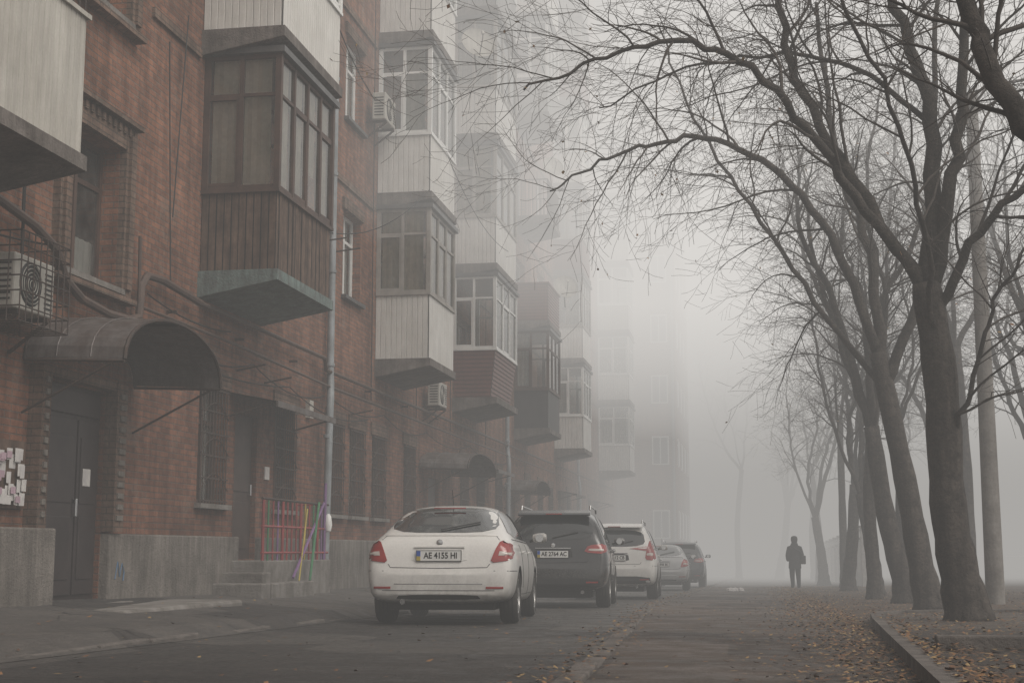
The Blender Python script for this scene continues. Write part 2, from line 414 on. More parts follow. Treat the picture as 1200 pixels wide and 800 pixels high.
def curtain(mb, x, y0,y1,z0,z1,m,axis='y'):
    n=max(4,int((y1-y0)/.07)); 
    for k in range(n):
        a=y0+(y1-y0)*k/n; b=y0+(y1-y0)*(k+1)/n
        oa=.018*(k%2); ob=.018*((k+1)%2)
        if axis=='y': mb.face([(x+oa,a,z0),(x+ob,b,z0),(x+ob,b,z1),(x+oa,a,z1)],m)
        else: mb.face([(a,x+oa,z0),(b,x+ob,z0),(b,x+ob,z1),(a,x+oa,z1)],m)
win=MB(); gl=MB(); cur=MB(); grl=MB(); trim=MB()
for (y0,y1,z0,z1,k) in openings:
    if k in('door','door2'): continue
    xf=XW-.16 if k!='stair' else XW-.22
    fm={'bar':'bframe','white':'wframe','brown':'bframe','stair':'bframe','balc':'gframe'}[k]
    w=.065; ym=(y0+y1)/2
    win.box(xf-.05,xf,y0,y0+w,z0,z1,fm); win.box(xf-.05,xf,y1-w,y1,z0,z1,fm)
    win.box(xf-.052,xf-.002,y0+w,y1-w,z0,z0+w,fm); win.box(xf-.052,xf-.002,y0+w,y1-w,z1-w,z1,fm)
    win.box(xf-.048,xf+.004,ym-.035,ym+.035,z0+w,z1-w,fm)
    zt=z0+(z1-z0)*.70
    win.box(xf-.046,xf-.006,y0+w,ym-.035,zt-.03,zt+.03,fm); win.box(xf-.046,xf-.006,ym+.035,y1-w,zt-.03,zt+.03,fm)
    gl.face([(xf-.03,y0,z0),(xf-.03,y1,z0),(xf-.03,y1,z1),(xf-.03,y0,z1)],'glass')
    r=R.random()
    if k!='stair' and r<.75:
        m='curtain' if R.random()<.4 else 'curtain2'
        if r<.35: curtain(cur,xf-.12,y0,y1,z0,z1,m)
        else:
            curtain(cur,xf-.12,y0,y0+(y1-y0)*R.uniform(.25,.42),z0,z1,m); curtain(cur,xf-.12,y1-(y1-y0)*R.uniform(.2,.4),y1,z0,z1,m)
    if k=='stair': curtain(cur,xf-.09,y0,y1,z0,z0+.55,'curtain2')
    if k!='balc':
        trim.box(XW-.02,XW+.10,y0-.08,y1+.08,z0-.07,z0-.004,'concrete' if k!='white' else 'apron')
    if k=='bar':
        x=XW+.03; n=int((y1-y0)/.11)
        for j in range(n+1):
            yy=y0+.02+(y1-y0-.04)*j/n; grl.tube([(x,yy,z0),(x,yy,z1)],.009,4,'iron')
        for j in range(6):
            zz=z0+.04+(z1-z0-.08)*j/5; grl.obox((x+.012,y0-.03,zz),(x+.012,y1+.03,zz),.012,.022,'iron')
        for j in range(3):
            zz=z0+.2+j*.5
            pts=[(x+.02,y0+(y1-y0)*t/10,zz+.22*math.sin(math.pi*t/10)) for t in range(11)]
            grl.tube(pts,.008,4,'iron')
        trim.box(XW-.01,XW+.035,y0-.12,y1+.12,z1+.004,z1+.25,'brick_trim')
    if k=='stair':
        for (a,b,c,d) in ((y0-.26,y0-.004,z0-.1,z1+.3),(y1+.004,y1+.26,z0-.1,z1+.3)):
            trim.box(XW-.01,XW+.09,a,b,c,d,'brick_trim')
            trim.box(XW+.08,XW+.13,a+.06,b-.06,c+.1,d-.1,'brick_trim')
        trim.box(XW-.01,XW+.085,y0-.002,y1+.002,z1+.004,z1+.297,'brick_trim')
        trim.box(XW-.01,XW+.17,y0-.32,y1+.32,z1+.302,z1+.36,'brick_trim')
        trim.box(XW-.01,XW+.15,y0-.32,y1+.32,z0-.17,z0-.105,'brick_trim')
        for j in range(13):
            yy=y0-.2+j*(y1-y0+.4)/12
            trim.box(XW+.086,XW+.11,yy-.035,yy+.035,z1+.18,z1+.28,'brick_trim')
    if k in('white','brown'):
        trim.box(XW-.01,XW+.05,y0-.1,y1+.1,z1+.004,z1+.22,'brick_trim')
win.obj('window_frames',bld); gl.obj('window_glass',bld); cur.obj('curtains',bld); grl.obj('window_grilles',bld); trim.obj('window_trim',bld)

mb=MB()
for f in range(7):
    z=4.05+ST*f
    segs=[-11.9]+[s for a,b in STACKS for s in (a-.25,b+.25)]+[77.9]
    if f==0: continue
    for k in range(0,len(segs)-1,2):
        a,b=segs[k],segs[k+1]
        if a<15<b:
            mb.box(XW-.01,XW+.045,a,13.9,z,z+.13,'brick_trim'); mb.box(XW-.01,XW+.045,16.6,b,z,z+.13,'brick_trim')
        else: mb.box(XW-.01,XW+.045,a,b,z,z+.13,'brick_trim')
mb.obj('string_courses',bld)

mb=MB()
def plinth(a,b,x,zt): mb.box(XW-.05,x,a,b,-1.4,zt,'plinth')
plinth(-11,13.90,XW+.40,.88); plinth(13.905,D0-.02,XW+.1,.86)
plinth(D1+.02,19.98,XW+.12,.85); plinth(20.97,32.58,XW+.12,.85); plinth(33.72,43.58,XW+.12,.85); plinth(44.72,54.98,XW+.12,.85); plinth(56.12,66.58,XW+.12,.85); plinth(67.72,77.9,XW+.12,.85)
mb.obj('plinth',bld,bevel=.02)
mb=MB()
gx=XW+.126
mb.tube([(gx,15.9,.32),(gx,15.96,.52),(gx,16.02,.35),(gx,16.08,.5),(gx,16.14,.4),(gx,16.12,.3)],.009,4,'graffiti')
mb.obj('graffiti',bld)

mb=MB()
y0,y1,z0,z1=D0,D1,.08,2.5
mb.box(XW-.14,XW-.06,y0,y1,z0,z1,'door')
mb.box(XW-.06,XW-.035,y0+.06,y0+1.0,z0+.08,z0+2.05,'door'); mb.box(XW-.06,XW-.035,y0+1.04,y1-.06,z0+.08,z0+2.05,'door')
mb.box(XW-.06,XW-.03,y0+.05,y1-.05,z0+2.1,z1-.05,'door')
for a,b in ((y0+.14,y0+.90),(y0+1.10,y1-.12)):
    for c,d in ((.25,.95),(1.1,1.85)):
        mb.box(XW-.036,XW-.022,a,b,z0+c,z0+d,'door')
mb.box(XW-.03,XW+.02,y0+.94,y0+.98,z0+.95,z0+1.15,'chrome')
mb.box(XW-.034,XW-.012,y0+1.15,y0+1.33,z0+1.3,z0+1.5,'paper')
mb.obj('entrance_door',bld,bevel=.006)
mb=MB()
for a,b in ((D0-.20,D0-.004),(D1+.004,D1+.28)):
    mb.box(XW+.002,XW+.16,a,b,.87,2.62,'brick_trim')
    for j in range(12):
        z=1.0+j*.13; mb.box(XW+.16,XW+.18,a+.06,b-.06,z,z+.06,'plinth')
mb.box(XW+.003,XW+.14,D0,D1,2.52,2.62,'brick_trim')
mb.obj('door_surround',bld)
mb=MB()
for (a,b,c,d,k) in openings:
    if k=='door2':
        mb.box(XW-.16,XW-.08,a,b,c,d,'door2')
        for (p,q) in ((.15,.85),(1.0,1.85)):
            mb.box(XW-.08,XW-.062,a+.14,b-.14,c+p,c+q,'door2')
        mb.box(XW-.08,XW-.03,b-.14,b-.10,c+.95,c+1.12,'chrome')
mb.obj('side_doors',bld,bevel=.005)

def canopy(name,y0,y1,zb,rise,depth,n=18,arm=True):
    mb=MB(); P=[]
    for k in range(n+1):
        t=k/n; an=math.pi*(1-t)
        P.append(((y0+y1)/2+(y1-y0)/2*math.cos(an),zb+rise*max(0,math.sin(an))**.9))
    for k in range(n):
        (a,za),(b,zb2)=P[k],P[k+1]
        dz=.015
        mb.face([(XW+.01,a,za),(XW+.01,b,zb2),(XW+depth,b,zb2-.05),(XW+depth,a,za-.05)],'sheet')
        mb.face([(XW+.01,a,za-dz),(XW+depth,a,za-.05-dz),(XW+depth,b,zb2-.05-dz),(XW+.01,b,zb2-dz)],'sheet')
    mb.tube([(XW+depth,y,z-.06) for y,z in P],.022,6,'iron')
    mb.tube([(XW+.03,y,z-.03) for y,z in P],.02,6,'iron')
    for y,z in (P[0],P[-1],P[n//2]):
        mb.tube([(XW+.02,y,z-.04),(XW+depth,y,z-.08)],.018,6,'iron')
    for y,z in (P[0],P[-1]):
        if arm: mb.tube([(XW+.02,y,z-.6),(XW+depth*.9,y,z-.08)],.014,6,'iron')
    for j in range(1,3):
        xx=XW+depth*j/3
        mb.tube([(xx,y,z+.006-.05*j/3) for y,z in P],.008,4,'sheet')
    mb.obj(name,bld)
canopy('door_canopy',13.75,16.45,2.68,.58,1.15)
canopy('far_door_canopy',31.6,35.1,2.55,.42,1.15)
canopy('far_door_canopy_b',42.6,45.6,2.5,.35,1.0)
mb=MB()
for y0,y1 in ((19.7,22.6),(37.6,40.2),(54.4,57.2),(66.2,68.4)):
    mb.face([(XW,y0,2.95),(XW+.75,y0,2.80),(XW+.75,y1,2.80),(XW,y1,2.95)],'sheet')
    mb.face([(XW,y0,2.93),(XW,y1,2.93),(XW+.75,y1,2.78),(XW+.75,y0,2.78)],'sheet')
    mb.box(XW+.73,XW+.76,y0,y1,2.72,2.81,'sheet')
    for y in (y0+.05,y1-.05): mb.tube([(XW,y,2.6),(XW+.7,y,2.78)],.015,5,'iron')
mb.obj('flat_canopies',bld)

mb=MB()
mb.box(XW+.1,XW+1.35,13.6,16.9,-.5,.06,'concrete')
mb.box(XW-.1,XW+.5,D0+.01,D1-.01,-.5,.079,'concrete')
mb.obj('entrance_slab',bld,bevel=.04)
mb=MB()
mb.box(XW-.1,XW+.62,19.7,22.9,-.6,.51,'concrete')
mb.box(XW-.1,XW+.72,19.35,19.7,-.6,.345,'concrete')
mb.box(XW-.1,XW+.84,19.0,19.35,-.6,.20,'concrete')
mb.box(XW+.62,XW+.86,19.352,21.3,-.6,.198,'concrete')
mb.obj('entrance_steps',bld,bevel=.02)
mb=MB()
for y in (33.1,44.1,55.5): mb.box(XW+.1,XW+1.1,y-.8,y+.9,-1.5,gz(XW,y)+.02,'concrete')
mb.obj('far_slabs',bld,bevel=.02)
rail=MB(); xr=XW+.56; cy=-.3
cols=['redp','purple','green','yellow','redp','iron']
for k in range(15):
    y=20.05+cy+k*.215
    rail.tube([(xr,y,.5),(xr,y,1.38)],.014 if k%4 else .024,6,cols[(k*2)%5] if k%2 else 'redp')
for z in (.62,1.0,1.4): rail.tube([(xr,20.0+cy,z),(xr,23.2+cy,z)],.02,6,'redp' if z<1.3 else 'iron')
rail.tube([(xr+.02,22.9+cy,1.42),(xr+.15,21.0+cy,.25)],.022,6,'purple')
rail.tube([(xr+.03,22.6+cy,1.42),(xr+.22,21.6+cy,.2)],.02,6,'green')
rail.tube([(xr+.03,22.0+cy,1.3),(xr+.18,21.2+cy,.2)],.012,6,'yellow')
rail.tube([(xr,23.0+cy,.5),(xr+.01,23.0+cy,1.75)],.026,6,'purple')
rail.tube([(XW+.05,23.15+cy,1.4),(xr,23.15+cy,1.4)],.016,6,'redp'); rail.tube([(XW+.05,23.15+cy,1.0),(xr,23.15+cy,1.0)],.014,6,'yellow')
rail.lathe([(0,0),(.05,.02),(.07,.12),(.05,.26),(.02,.3),(0,.3)],10,'wframe',(xr+.05,22.75,.95),'z')
rail.obj('step_railing',None,smooth=True)

# ------------- balconies
XO=-6.5
def lerp(a,b,t): return a+(b-a)*t
def ribbed(mb,p0b,p1b,p0t,p1t,z0,z1,nrm,m,kind):
    nx,ny=nrm
    L=math.hypot(p1b[0]-p0b[0],p1b[1]-p0b[1])
    def P(u,v,off):
        x=lerp(lerp(p0b[0],p1b[0],u),lerp(p0t[0],p1t[0],u),v)+nx*off
        y=lerp(lerp(p0b[1],p1b[1],u),lerp(p0t[1],p1t[1],u),v)+ny*off
        return (x,y,lerp(z0,z1,v))
    if kind=='v':
        n=max(2,int(L/.10))
        for i in range(n):
            a,b,c=i/n,(i+.80)/n,(i+.90)/n; d=(i+1)/n
            mb.face([P(a,0,.016),P(b,0,.016),P(b,1,.016),P(a,1,.016)],m)
            mb.face([P(b,0,.016),P(c,0,0),P(c,1,0),P(b,1,.016)],m)
            mb.face([P(c,0,0),P(d,0,.016),P(d,1,.016),P(c,1,0)],m)
    elif kind=='plank':
        n=max(2,int(L/.10))
        for i in range(n):
            a=R.uniform(0,.015); g=.07
            v0=-R.uniform(0,.04)
            mb.face([P((i+g)/n,v0,a),P((i+1-g)/n,v0,a),P((i+1-g)/n,1,a),P((i+g)/n,1,a)],m)
        mb.face([P(0,0,-.01),P(1,0,-.01),P(1,1,-.01),P(0,1,-.01)],'black')
    elif kind=='h':
        n=int((z1-z0)/.1)
        for i in range(n):
            mb.face([P(0,i/n,.022),P(1,i/n,.022),P(1,(i+1)/n,0),P(0,(i+1)/n,0)],m)
            mb.face([P(0,i/n,0),P(1,i/n,0),P(1,i/n,.022),P(0,i/n,.022)],m)
    else:
        mb.face([P(0,0,0),P(1,0,0),P(1,1,0),P(0,1,0)],m)
def balcony(name,y0,y1,zs,slab='slab',par='white_panel',kind='v',frame='wframe',cur_m='curtain2',glaz=True,taper=0,xo=XO,par_h=1.25,win_h=1.86,apron=True,panes=4,cp=.55):
    fr=MB(); g=MB(); cu=MB()
    a,b=y0-.06,y1+.06; xe=xo+.06
    prof=[(XW+.002,zs-.22),(xe,zs),(xe,zs+.15),(XW+.002,zs+.15)]
    fr.face([(x,a,z) for x,z in prof],slab); fr.face([(x,b,z) for x,z in reversed(prof)],slab)
    for i in range(3):
        (xa,za),(xb,zb)=prof[i],prof[(i+1)%4]
        fr.face([(xa,a,za),(xa,b,za),(xb,b,zb),(xb,a,zb)],slab)
    fr.face([(XW+.002,a,zs+.1),(xe-.05,a,zs+.1),(xe-.05,b,zs+.1),(XW+.002,b,zs+.1)],slab)
    z0=zs+.10; z1=zs+.15+par_h-.05
    t=taper
    c_b=[(XW+.01,y0+t),(xo-t,y0+t),(xo-t,y1-t),(XW+.01,y1-t)]
    c_t=[(XW+.01,y0),(xo,y0),(xo,y1),(XW+.01,y1)]
    nr=[(0,-1),(1,0),(0,1)]
    for i in range(3):
        if kind=='rail':
            p,q=c_t[i],c_t[i+1]; n=int(math.hypot(p[0]-q[0],p[1]-q[1])/.12)
            for j in range(n+1):
                u=j/n; fr.tube([(lerp(p[0],q[0],u),lerp(p[1],q[1],u),z0),(lerp(p[0],q[0],u),lerp(p[1],q[1],u),z1)],.01,4,'iron')
            fr.obox((*p,z1),(*q,z1),.04,.03,'iron')
        else:
            ribbed(fr,c_b[i],c_b[i+1],c_t[i],c_t[i+1],z0,z1,nr[i],par,kind)
            fr.face([(c_b[i][0]-nr[i][0]*.02,c_b[i][1]-nr[i][1]*.02,z0),(c_b[i+1][0]-nr[i][0]*.02,c_b[i+1][1]-nr[i][1]*.02,z0),(c_t[i+1][0]-nr[i][0]*.02,c_t[i+1][1]-nr[i][1]*.02,z1),(c_t[i][0]-nr[i][0]*.02,c_t[i][1]-nr[i][1]*.02,z1)],'grey_panel')
    if kind!='rail':
        e=.05
        fr.box(XW+.01,xo+e,y0-e,y0+.02,z1,z1+.05,frame if glaz else par)
        fr.box(xo-.02,xo+e-.002,y0+.02,y1-.02,z1,z1+.048,frame if glaz else par)
        fr.box(XW+.01,xo+e,y1-.02,y1+e,z1,z1+.05,frame if glaz else par)
    if glaz:
        za=z1+.05; zt=za+win_h
        w=.06
        sides=[((XW+.01,y0),(xo,y0),2),((xo,y0),(xo,y1),panes),((xo,y1),(XW+.01,y1),2)]
        for si,(p,q,n) in enumerate(sides):
            for j in range(n+1):
                u=j/n; x=lerp(p[0],q[0],u); y=lerp(p[1],q[1],u)
                if si==1 and j in(0,n): continue
                ww=w/2+(.012 if j in(0,n) else 0)
                xx=min(max(x,XW+.05),xo-.0)
                fr.box(xx-ww,xx+ww,y-ww,y+ww,za,zt,frame)
            dd=(Vector(q)-Vector(p)).normalized()
            pp=Vector(p)+dd*.045; qq=Vector(q)-dd*.045
            for z,h in ((za+.03,.06),(zt-.03,.06),(za+win_h*.70,.045)):
                fr.obox((pp.x,pp.y,z),(qq.x,qq.y,z),.045,h,frame)
            for j in range(n):
                if (j+si)%2==0:
                    u0=(j+.08)/n; u1=(j+.92)/n
                    A=(lerp(p[0],q[0],u0),lerp(p[1],q[1],u0)); B=(lerp(p[0],q[0],u1),lerp(p[1],q[1],u1))
                    for z in (za+.08,za+win_h*.70-.045): fr.obox((*A,z),(*B,z),.05,.04,frame)
                    for c in (A,B): fr.obox((*c,za+.06),(*c,za+win_h*.68),.04,.05,frame)
            g.face([(p[0],p[1],za),(q[0],q[1],za),(q[0],q[1],zt),(p[0],p[1],zt)],'glass')
            for j in range(n):
                if R.random()<cp:
                    u0=j/n+.01; u1=(j+1)/n-.01; zc=za+R.choice([0,0,0,.6])
                    if si==1: curtain(cu,xo-.07,lerp(y0,y1,u0),lerp(y0,y1,u1),zc,zt,cur_m,'y')
                    elif si==0: curtain(cu,y0+.06,lerp(XW+.1,xo-.12,u0),lerp(XW+.1,xo-.12,u1),zc,zt,cur_m,'x')
        hd='apron' if apron else frame
        fr.box(XW+.005,xo+.10,y0-.10,y1+.10,zt+.001,zt+.09,hd)
    fr.obj(name,bld)
    if g.f: g.obj(name+'_glass',bld)
    if cu.f: cu.obj(name+'_curtains',bld)
S0=4.34
balcony('balcony_a1',9.8,12.65,S0,glaz=False,par='cream_panel',par_h=1.45)
mb=MB()
for k in range(24):
    y=9.8+k*.1239; mb.tube([(XO,y,5.85),(XO,y,6.5)],.008,4,'iron')
for z in (5.9,6.2,6.5): mb.tube([(XO,9.8,z),(XO,12.65,z)],.012,5,'iron')
for k in range(11):
    y=9.9+k*.25; mb.tube([(XO+.01,y+.12*math.cos(t*.63),6.2+.16*math.sin(t*.63)) for t in range(11)],.007,4,'iron')
for k in range(9): mb.tube([(lerp(XW,XO,k/8),12.65,5.85),(lerp(XW,XO,k/8),12.65,6.5)],.008,4,'iron')
mb.tube([(XW,12.65,6.5),(XO,12.65,6.5)],.012,5,'iron')
mb.obj('balcony_lattice',bld)
for f in range(1,7): balcony('balcony_a%d'%(f+1),9.8,12.65,S0+ST*f,par='cream_panel',glaz=f>1)
y0,y1=STACKS[1]
balcony('balcony_b1',y0,y1,S0,slab='slab_teal',par='wood',kind='plank',frame='bframe',cur_m='curtain',panes=4,par_h=1.15,win_h=1.95,cp=.8)
balcony('balcony_b2',y0-.12,y1+.1,S0+ST,par='white_panel',frame='wframe',xo=XO+.06)
for f in range(2,7): balcony('balcony_b%d'%(f+1),y0,y1,S0+ST*f,par=R.choice(['white_panel','cream_panel']))
y0,y1=STACKS[2]
balcony('balcony_c1',y0,y1,S0,frame='gframe',cur_m='curtain',panes=3,par_h=1.35,win_h=1.75,cp=.85)
balcony('balcony_c2',y0,y1,S0+ST,frame='wframe',cur_m='curtain2',panes=3,cp=.6)
for f in range(2,7): balcony('balcony_c%d'%(f+1),y0,y1,S0+ST*f,panes=3,par=R.choice(['white_panel','white_panel','cream_panel']))
y0,y1=STACKS[3]
balcony('balcony_d1',y0,y1,S0,par='maroon',kind='h',frame='wframe',taper=.16,panes=3,cp=.6)
balcony('balcony_d2',y0,y1,S0+ST,par='white_panel',kind='v',frame='gframe',cur_m='curtain',panes=3,cp=.8)
for f in range(2,7): balcony('balcony_d%d'%(f+1),y0,y1,S0+ST*f,panes=3,par=R.choice(['white_panel','grey_panel','cream_panel']),frame=R.choice(['wframe','gframe']))
y0,y1=STACKS[4]
balcony('balcony_e1',y0,y1,S0,par='dark_panel',kind='f',frame='bframe',panes=3,cp=.3)
balcony('balcony_e2',y0,y1,S0+ST,par='maroon',kind='h',glaz=False)
balcony('balcony_e3',y0,y1,S0+2*ST,kind='rail',glaz=False)
for f in range(3,7): balcony('balcony_e%d'%(f+1),y0,y1,S0+ST*f,panes=3,par=R.choice(['white_panel','grey_panel','wood']))
for si in (5,6):
    y0,y1=STACKS[si]
    for f in range(0,7):
        balcony('balcony_%s%d'%('fg'[si-5],f+1),y0,y1,S0+ST*f,panes=3,par=R.choice(['white_panel','cream_panel','grey_panel','maroon'] if si==5 else ['white_panel','cream_panel']),frame=R.choice(['wframe','gframe']),
            xo=XO if si==5 else -6.1)

mb=MB()
def drain(y,x=XW+.12):
    mb.tube([(x,y,TOP),(x,y,3.75),(x+.02,y-.02,3.6),(x+.1,y-.28,3.25),(x+.1,y-.3,3.05),(x+.06,y-.3,.3)],.065,10,'drain')
    for z in (1.2,2.6,3.9,5.6,7.4,9.2,11): mb.lathe([(.066,0),(.082,.005),(.082,.06),(.066,.065)],10,'drain',(x if z>3.7 else x+.07,y if z>3.7 else y-.3,z),'z')
drain(24.3); drain(42.6); drain(60.0)
mb.obj('drain_pipes',bld,smooth=True)
mb=MB()
x=XW+.14
mb.tube([(x,8.5,4.4),(x,12.9,4.15),(x,13.6,4.05),(x,14.1,3.9),(x,14.35,3.6),(x+.02,14.7,3.45),(x,15.4,3.40),(x,16.0,3.42),(x,16.25,3.5),(x,16.3,3.9),(x,16.45,4.05),(x,16.9,4.08),(x,18.2,4.0)],.05,8,'pipe')
mb.tube([(x,18.2,4.0),(x,23.9,4.0),(x,24.0,3.8),(x,27.9,3.8),(x,35,3.82),(x,77,3.82)],.035,8,'pipe')
mb.tube([(x+.02,16.3,3.62),(x+.02,19,3.62),(x+.02,24.3,3.52),(x+.02,35,3.5),(x+.02,77,3.5)],.022,6,'pipe')
mb.tube([(x,16.25,3.5),(x,16.2,4.5)],.02,6,'pipe')
for y in (17.4,19.9,22.4,27,30,33): mb.obox((XW,y,3.75),(x,y,3.75),.03,.04,'iron')
mb.obj('gas_pipes',bld,smooth=True)
mb=MB()
def cable(p,q,sag,r=.009,n=14):
    p=Vector(p);q=Vector(q)
    mb.tube([p.lerp(q,t/n)+Vector((0,0,-sag*4*(t/n)*(1-t/n))) for t in range(n+1)],r,4,'cable')
xx=XW+.08
for a,b,za,zb,s in ((16.9,20.5,3.4,3.45,.18),(20.5,24.1,3.45,3.35,.2),(24.6,28.2,3.35,3.4,.15),(28.2,32,3.4,3.35,.2),(32,37,3.35,3.4,.2),(37,43,3.4,3.3,.2),
                    (16.9,22.2,3.2,3.3,.12),(22.2,27,3.3,3.2,.22),(8,13.9,3.75,3.6,.1),(8,14.2,3.9,3.95,.2),(8,13.7,3.5,3.3,.15),(16.6,19.5,3.85,3.8,.1)):
    cable((xx,a,za),(xx,b,zb),s,.011)
cable((xx,17.3,4.1),(xx,17.0,7.3),0,.009); cable((xx,17.3,5.0),(xx,17.6,7.9),-.05,.009); cable((xx,13.5,3.3),(xx,13.45,5.5),0,.02)
cable((xx,31.0,3.6),(xx,31.2,26),-.05,.01); cable((xx,27.2,3.6),(xx,27.0,26),-.05,.01); cable((xx,34.6,3.6),(xx,34.4,26),-.05,.012); cable((xx,39.3,3.6),(xx,39.2,26),0,.012)
cable((XO,29,9.3),(XO+.2,36,8.4),.4,.010); cable((XW+.2,23.2,10.6),(XW+.2,27.6,9.6),.3,.012); cable((xx,24.0,6.3),(XO,27.8,8.0),.35,.009)
for y in (23.9,24.8): mb.tube([(XW,y,6.1),(XW+.5,y,6.15)],.015,5,'iron')
mb.obj('wall_cables',bld)
mb=MB()
for y,z in ((21.2,3.25),(20.0,3.3),(26,3.2)): mb.tube([(XW,y,z),(XW+.45,y,z+.08)],.015,5,'iron')
mb.box(XW,XW+.10,16.9,17.12,3.3,3.5,'sheet'); mb.box(XW,XW+.08,23.3,23.5,2.9,3.2,'ac')
mb.obj('wall_brackets',bld)

def ac_unit(loc,cage=False,s=1):
    e=empty('air_conditioner',loc)
    mb=MB(); w,h,d=.80*s,.56*s,.28*s
    mb.box(0,d,-w/2,w/2,0,h,'ac')
    mb.obj('casing',e,bevel=.02)
    mb=MB()
    mb.lathe([(.0,.004),(.20*s,.004),(.215*s,.012),(.23*s,.0)],28,'black',(d,-.08,h/2),'x')
    for k in range(5): mb.lathe([(.04*(k+1)*s-.004,.014),(.04*(k+1)*s,.02),(.04*(k+1)*s+.004,.014)],24,'ac',(d,-.08,h/2),'x')
    for k in range(8): mb.box(d,d+.008,.20*s,.36*s,.08+k*.05*s,.095+k*.05*s,'black')
    for k in range(7): mb.box(.05,d-.04,-w/2-.006,-w/2,.08+k*.06*s,.10+k*.06*s,'black')
    mb.obj('fan_grille',e)
    mb=MB()
    for y in (-w/2+.1,w/2-.1):
        mb.box(-.14,d,y-.02,y+.02,-.045,-.005,'iron'); mb.obox((-.14,y,-.35),(d,y,-.04),.03,.03,'iron')
    if cage:
        W=.5; 
        for k in range(9):
            y=-W+2*W*k/8; mb.tube([(d+.12,y,-.15),(d+.12,y,.75)],.008,4,'iron'); mb.tube([(-.14,y,-.15),(d+.12,y,-.15)],.008,4,'iron')
        for k in range(7):
            z=-.15+.9*k/6
            mb.tube([(-.14,-W,z),(d+.12,-W,z),(d+.12,W,z),(-.14,W,z)],.008,4,'iron')
        for k in range(4):
            xq=-.14+k*(d+.26)/4
            for y in (-W,W): mb.tube([(xq,y,-.15),(xq,y,.75)],.008,4,'iron')
    mb.obj('bracket',e)
ac_unit((XW+.15,13.15,3.02),True)
ac_unit((XW+.15,27.1,9.2)); ac_unit((XW+.15,32.2,3.95)); ac_unit((XW+.15,40.2,9.0)); ac_unit((XW+.15,51.3,5.8))
def dish(loc,r,yaw):
    e=empty('satellite_dish',loc); e.rotation_euler=(0,rad(-20),rad(yaw))
    mb=MB(); mb.lathe([(r*t/6,.16*r*(t/6)**2*1.4) for t in range(7)]+[(r*1.01,.235*r),(r,.20*r)],28,'ac',(0,0,0),'x')
    mb.obj('reflector',e,smooth=True)
    mb=MB(); mb.tube([(0,0,-r*.9),(r*.9,0,-r*.25),(r*1.05,0,0)],.012,5,'iron'); mb.box(r*.98,r*1.12,-.03,.03,-.03,.05,'ac')
    mb.tube([(0,0,0),(-.25,0,-.05),(-.28,0,-.6)],.02,6,'iron'); mb.obj('feed_arm',e)
dish((-6.35,32.0,12.6),.42,-60); dish((-6.3,47.3,9.5),.42,-70); dish((-6.3,44.3,12.9),.35,-60)

e=empty('notice_board',(XW+.0,0,0))
mb=MB(); mb.box(.003,.03,12.9,13.86,1.08,1.78,'wood'); mb.obj('board',e)
mb=MB()
for k in range(46):
    y=R.uniform(12.9,13.74); z=R.uniform(1.1,1.6); w=R.uniform(.07,.13); h=R.uniform(.09,.15); q=.033+k*.0012
    mb.face([(q,y,z),(q,y+w,z+R.uniform(-.01,.01)),(q+.004,y+w,z+h),(q,y,z+h)],'paper')
mb.obj('paper_notices',e)
mb=MB()
for k in range(9):
    y=R.uniform(12.95,13.72); z=R.uniform(1.12,1.6); mb.face([(.092+k*.001,y,z),(.092+k*.001,y+.10,z),(.092+k*.001,y+.10,z+.07),(.092+k*.001,y,z+.07)],'tape')
mb.obj('coloured_notices',e)
mb=MB(); mb.box(XW+.001,XW+.02,21.3,21.5,1.75,1.95,'paper'); mb.obj('wall_notice')

w2=empty('apartment_building')
mb=MB(); mb.box(-20,-4.5,80,96,-2.5,TOP-1,'brick'); mb.obj('walls',w2)
mb=MB()
for f in range(8):
    z=1.3 if f==0 else 5.4+ST*(f-1)
    for x in (-5.8,):
        mb.box(x,x+.95,79.95,79.99,z,z+1.6,'wframe'); mb.box(x+.08,x+.44,79.93,79.96,z+.08,z+1.52,'carglass'); mb.box(x+.51,x+.87,79.93,79.96,z+.08,z+1.52,'carglass')
    for y in (82,85.5,89,92.5):
        mb.box(-4.51,-4.47,y,y+1.3,z,z+1.6,'wframe'); mb.box(-4.48,-4.44,y+.08,y+1.22,z+.08,z+1.52,'carglass')
mb.obj('windows',w2)
mb=MB(); mb.tube([(-4.6,79.9,-1),(-4.6,79.9,TOP-1)],.08,8,'drain'); mb.box(-20.3,-4.2,79.7,96.3,TOP-.998,TOP-.7,'sheet'); mb.obj('roof_and_drain',w2)

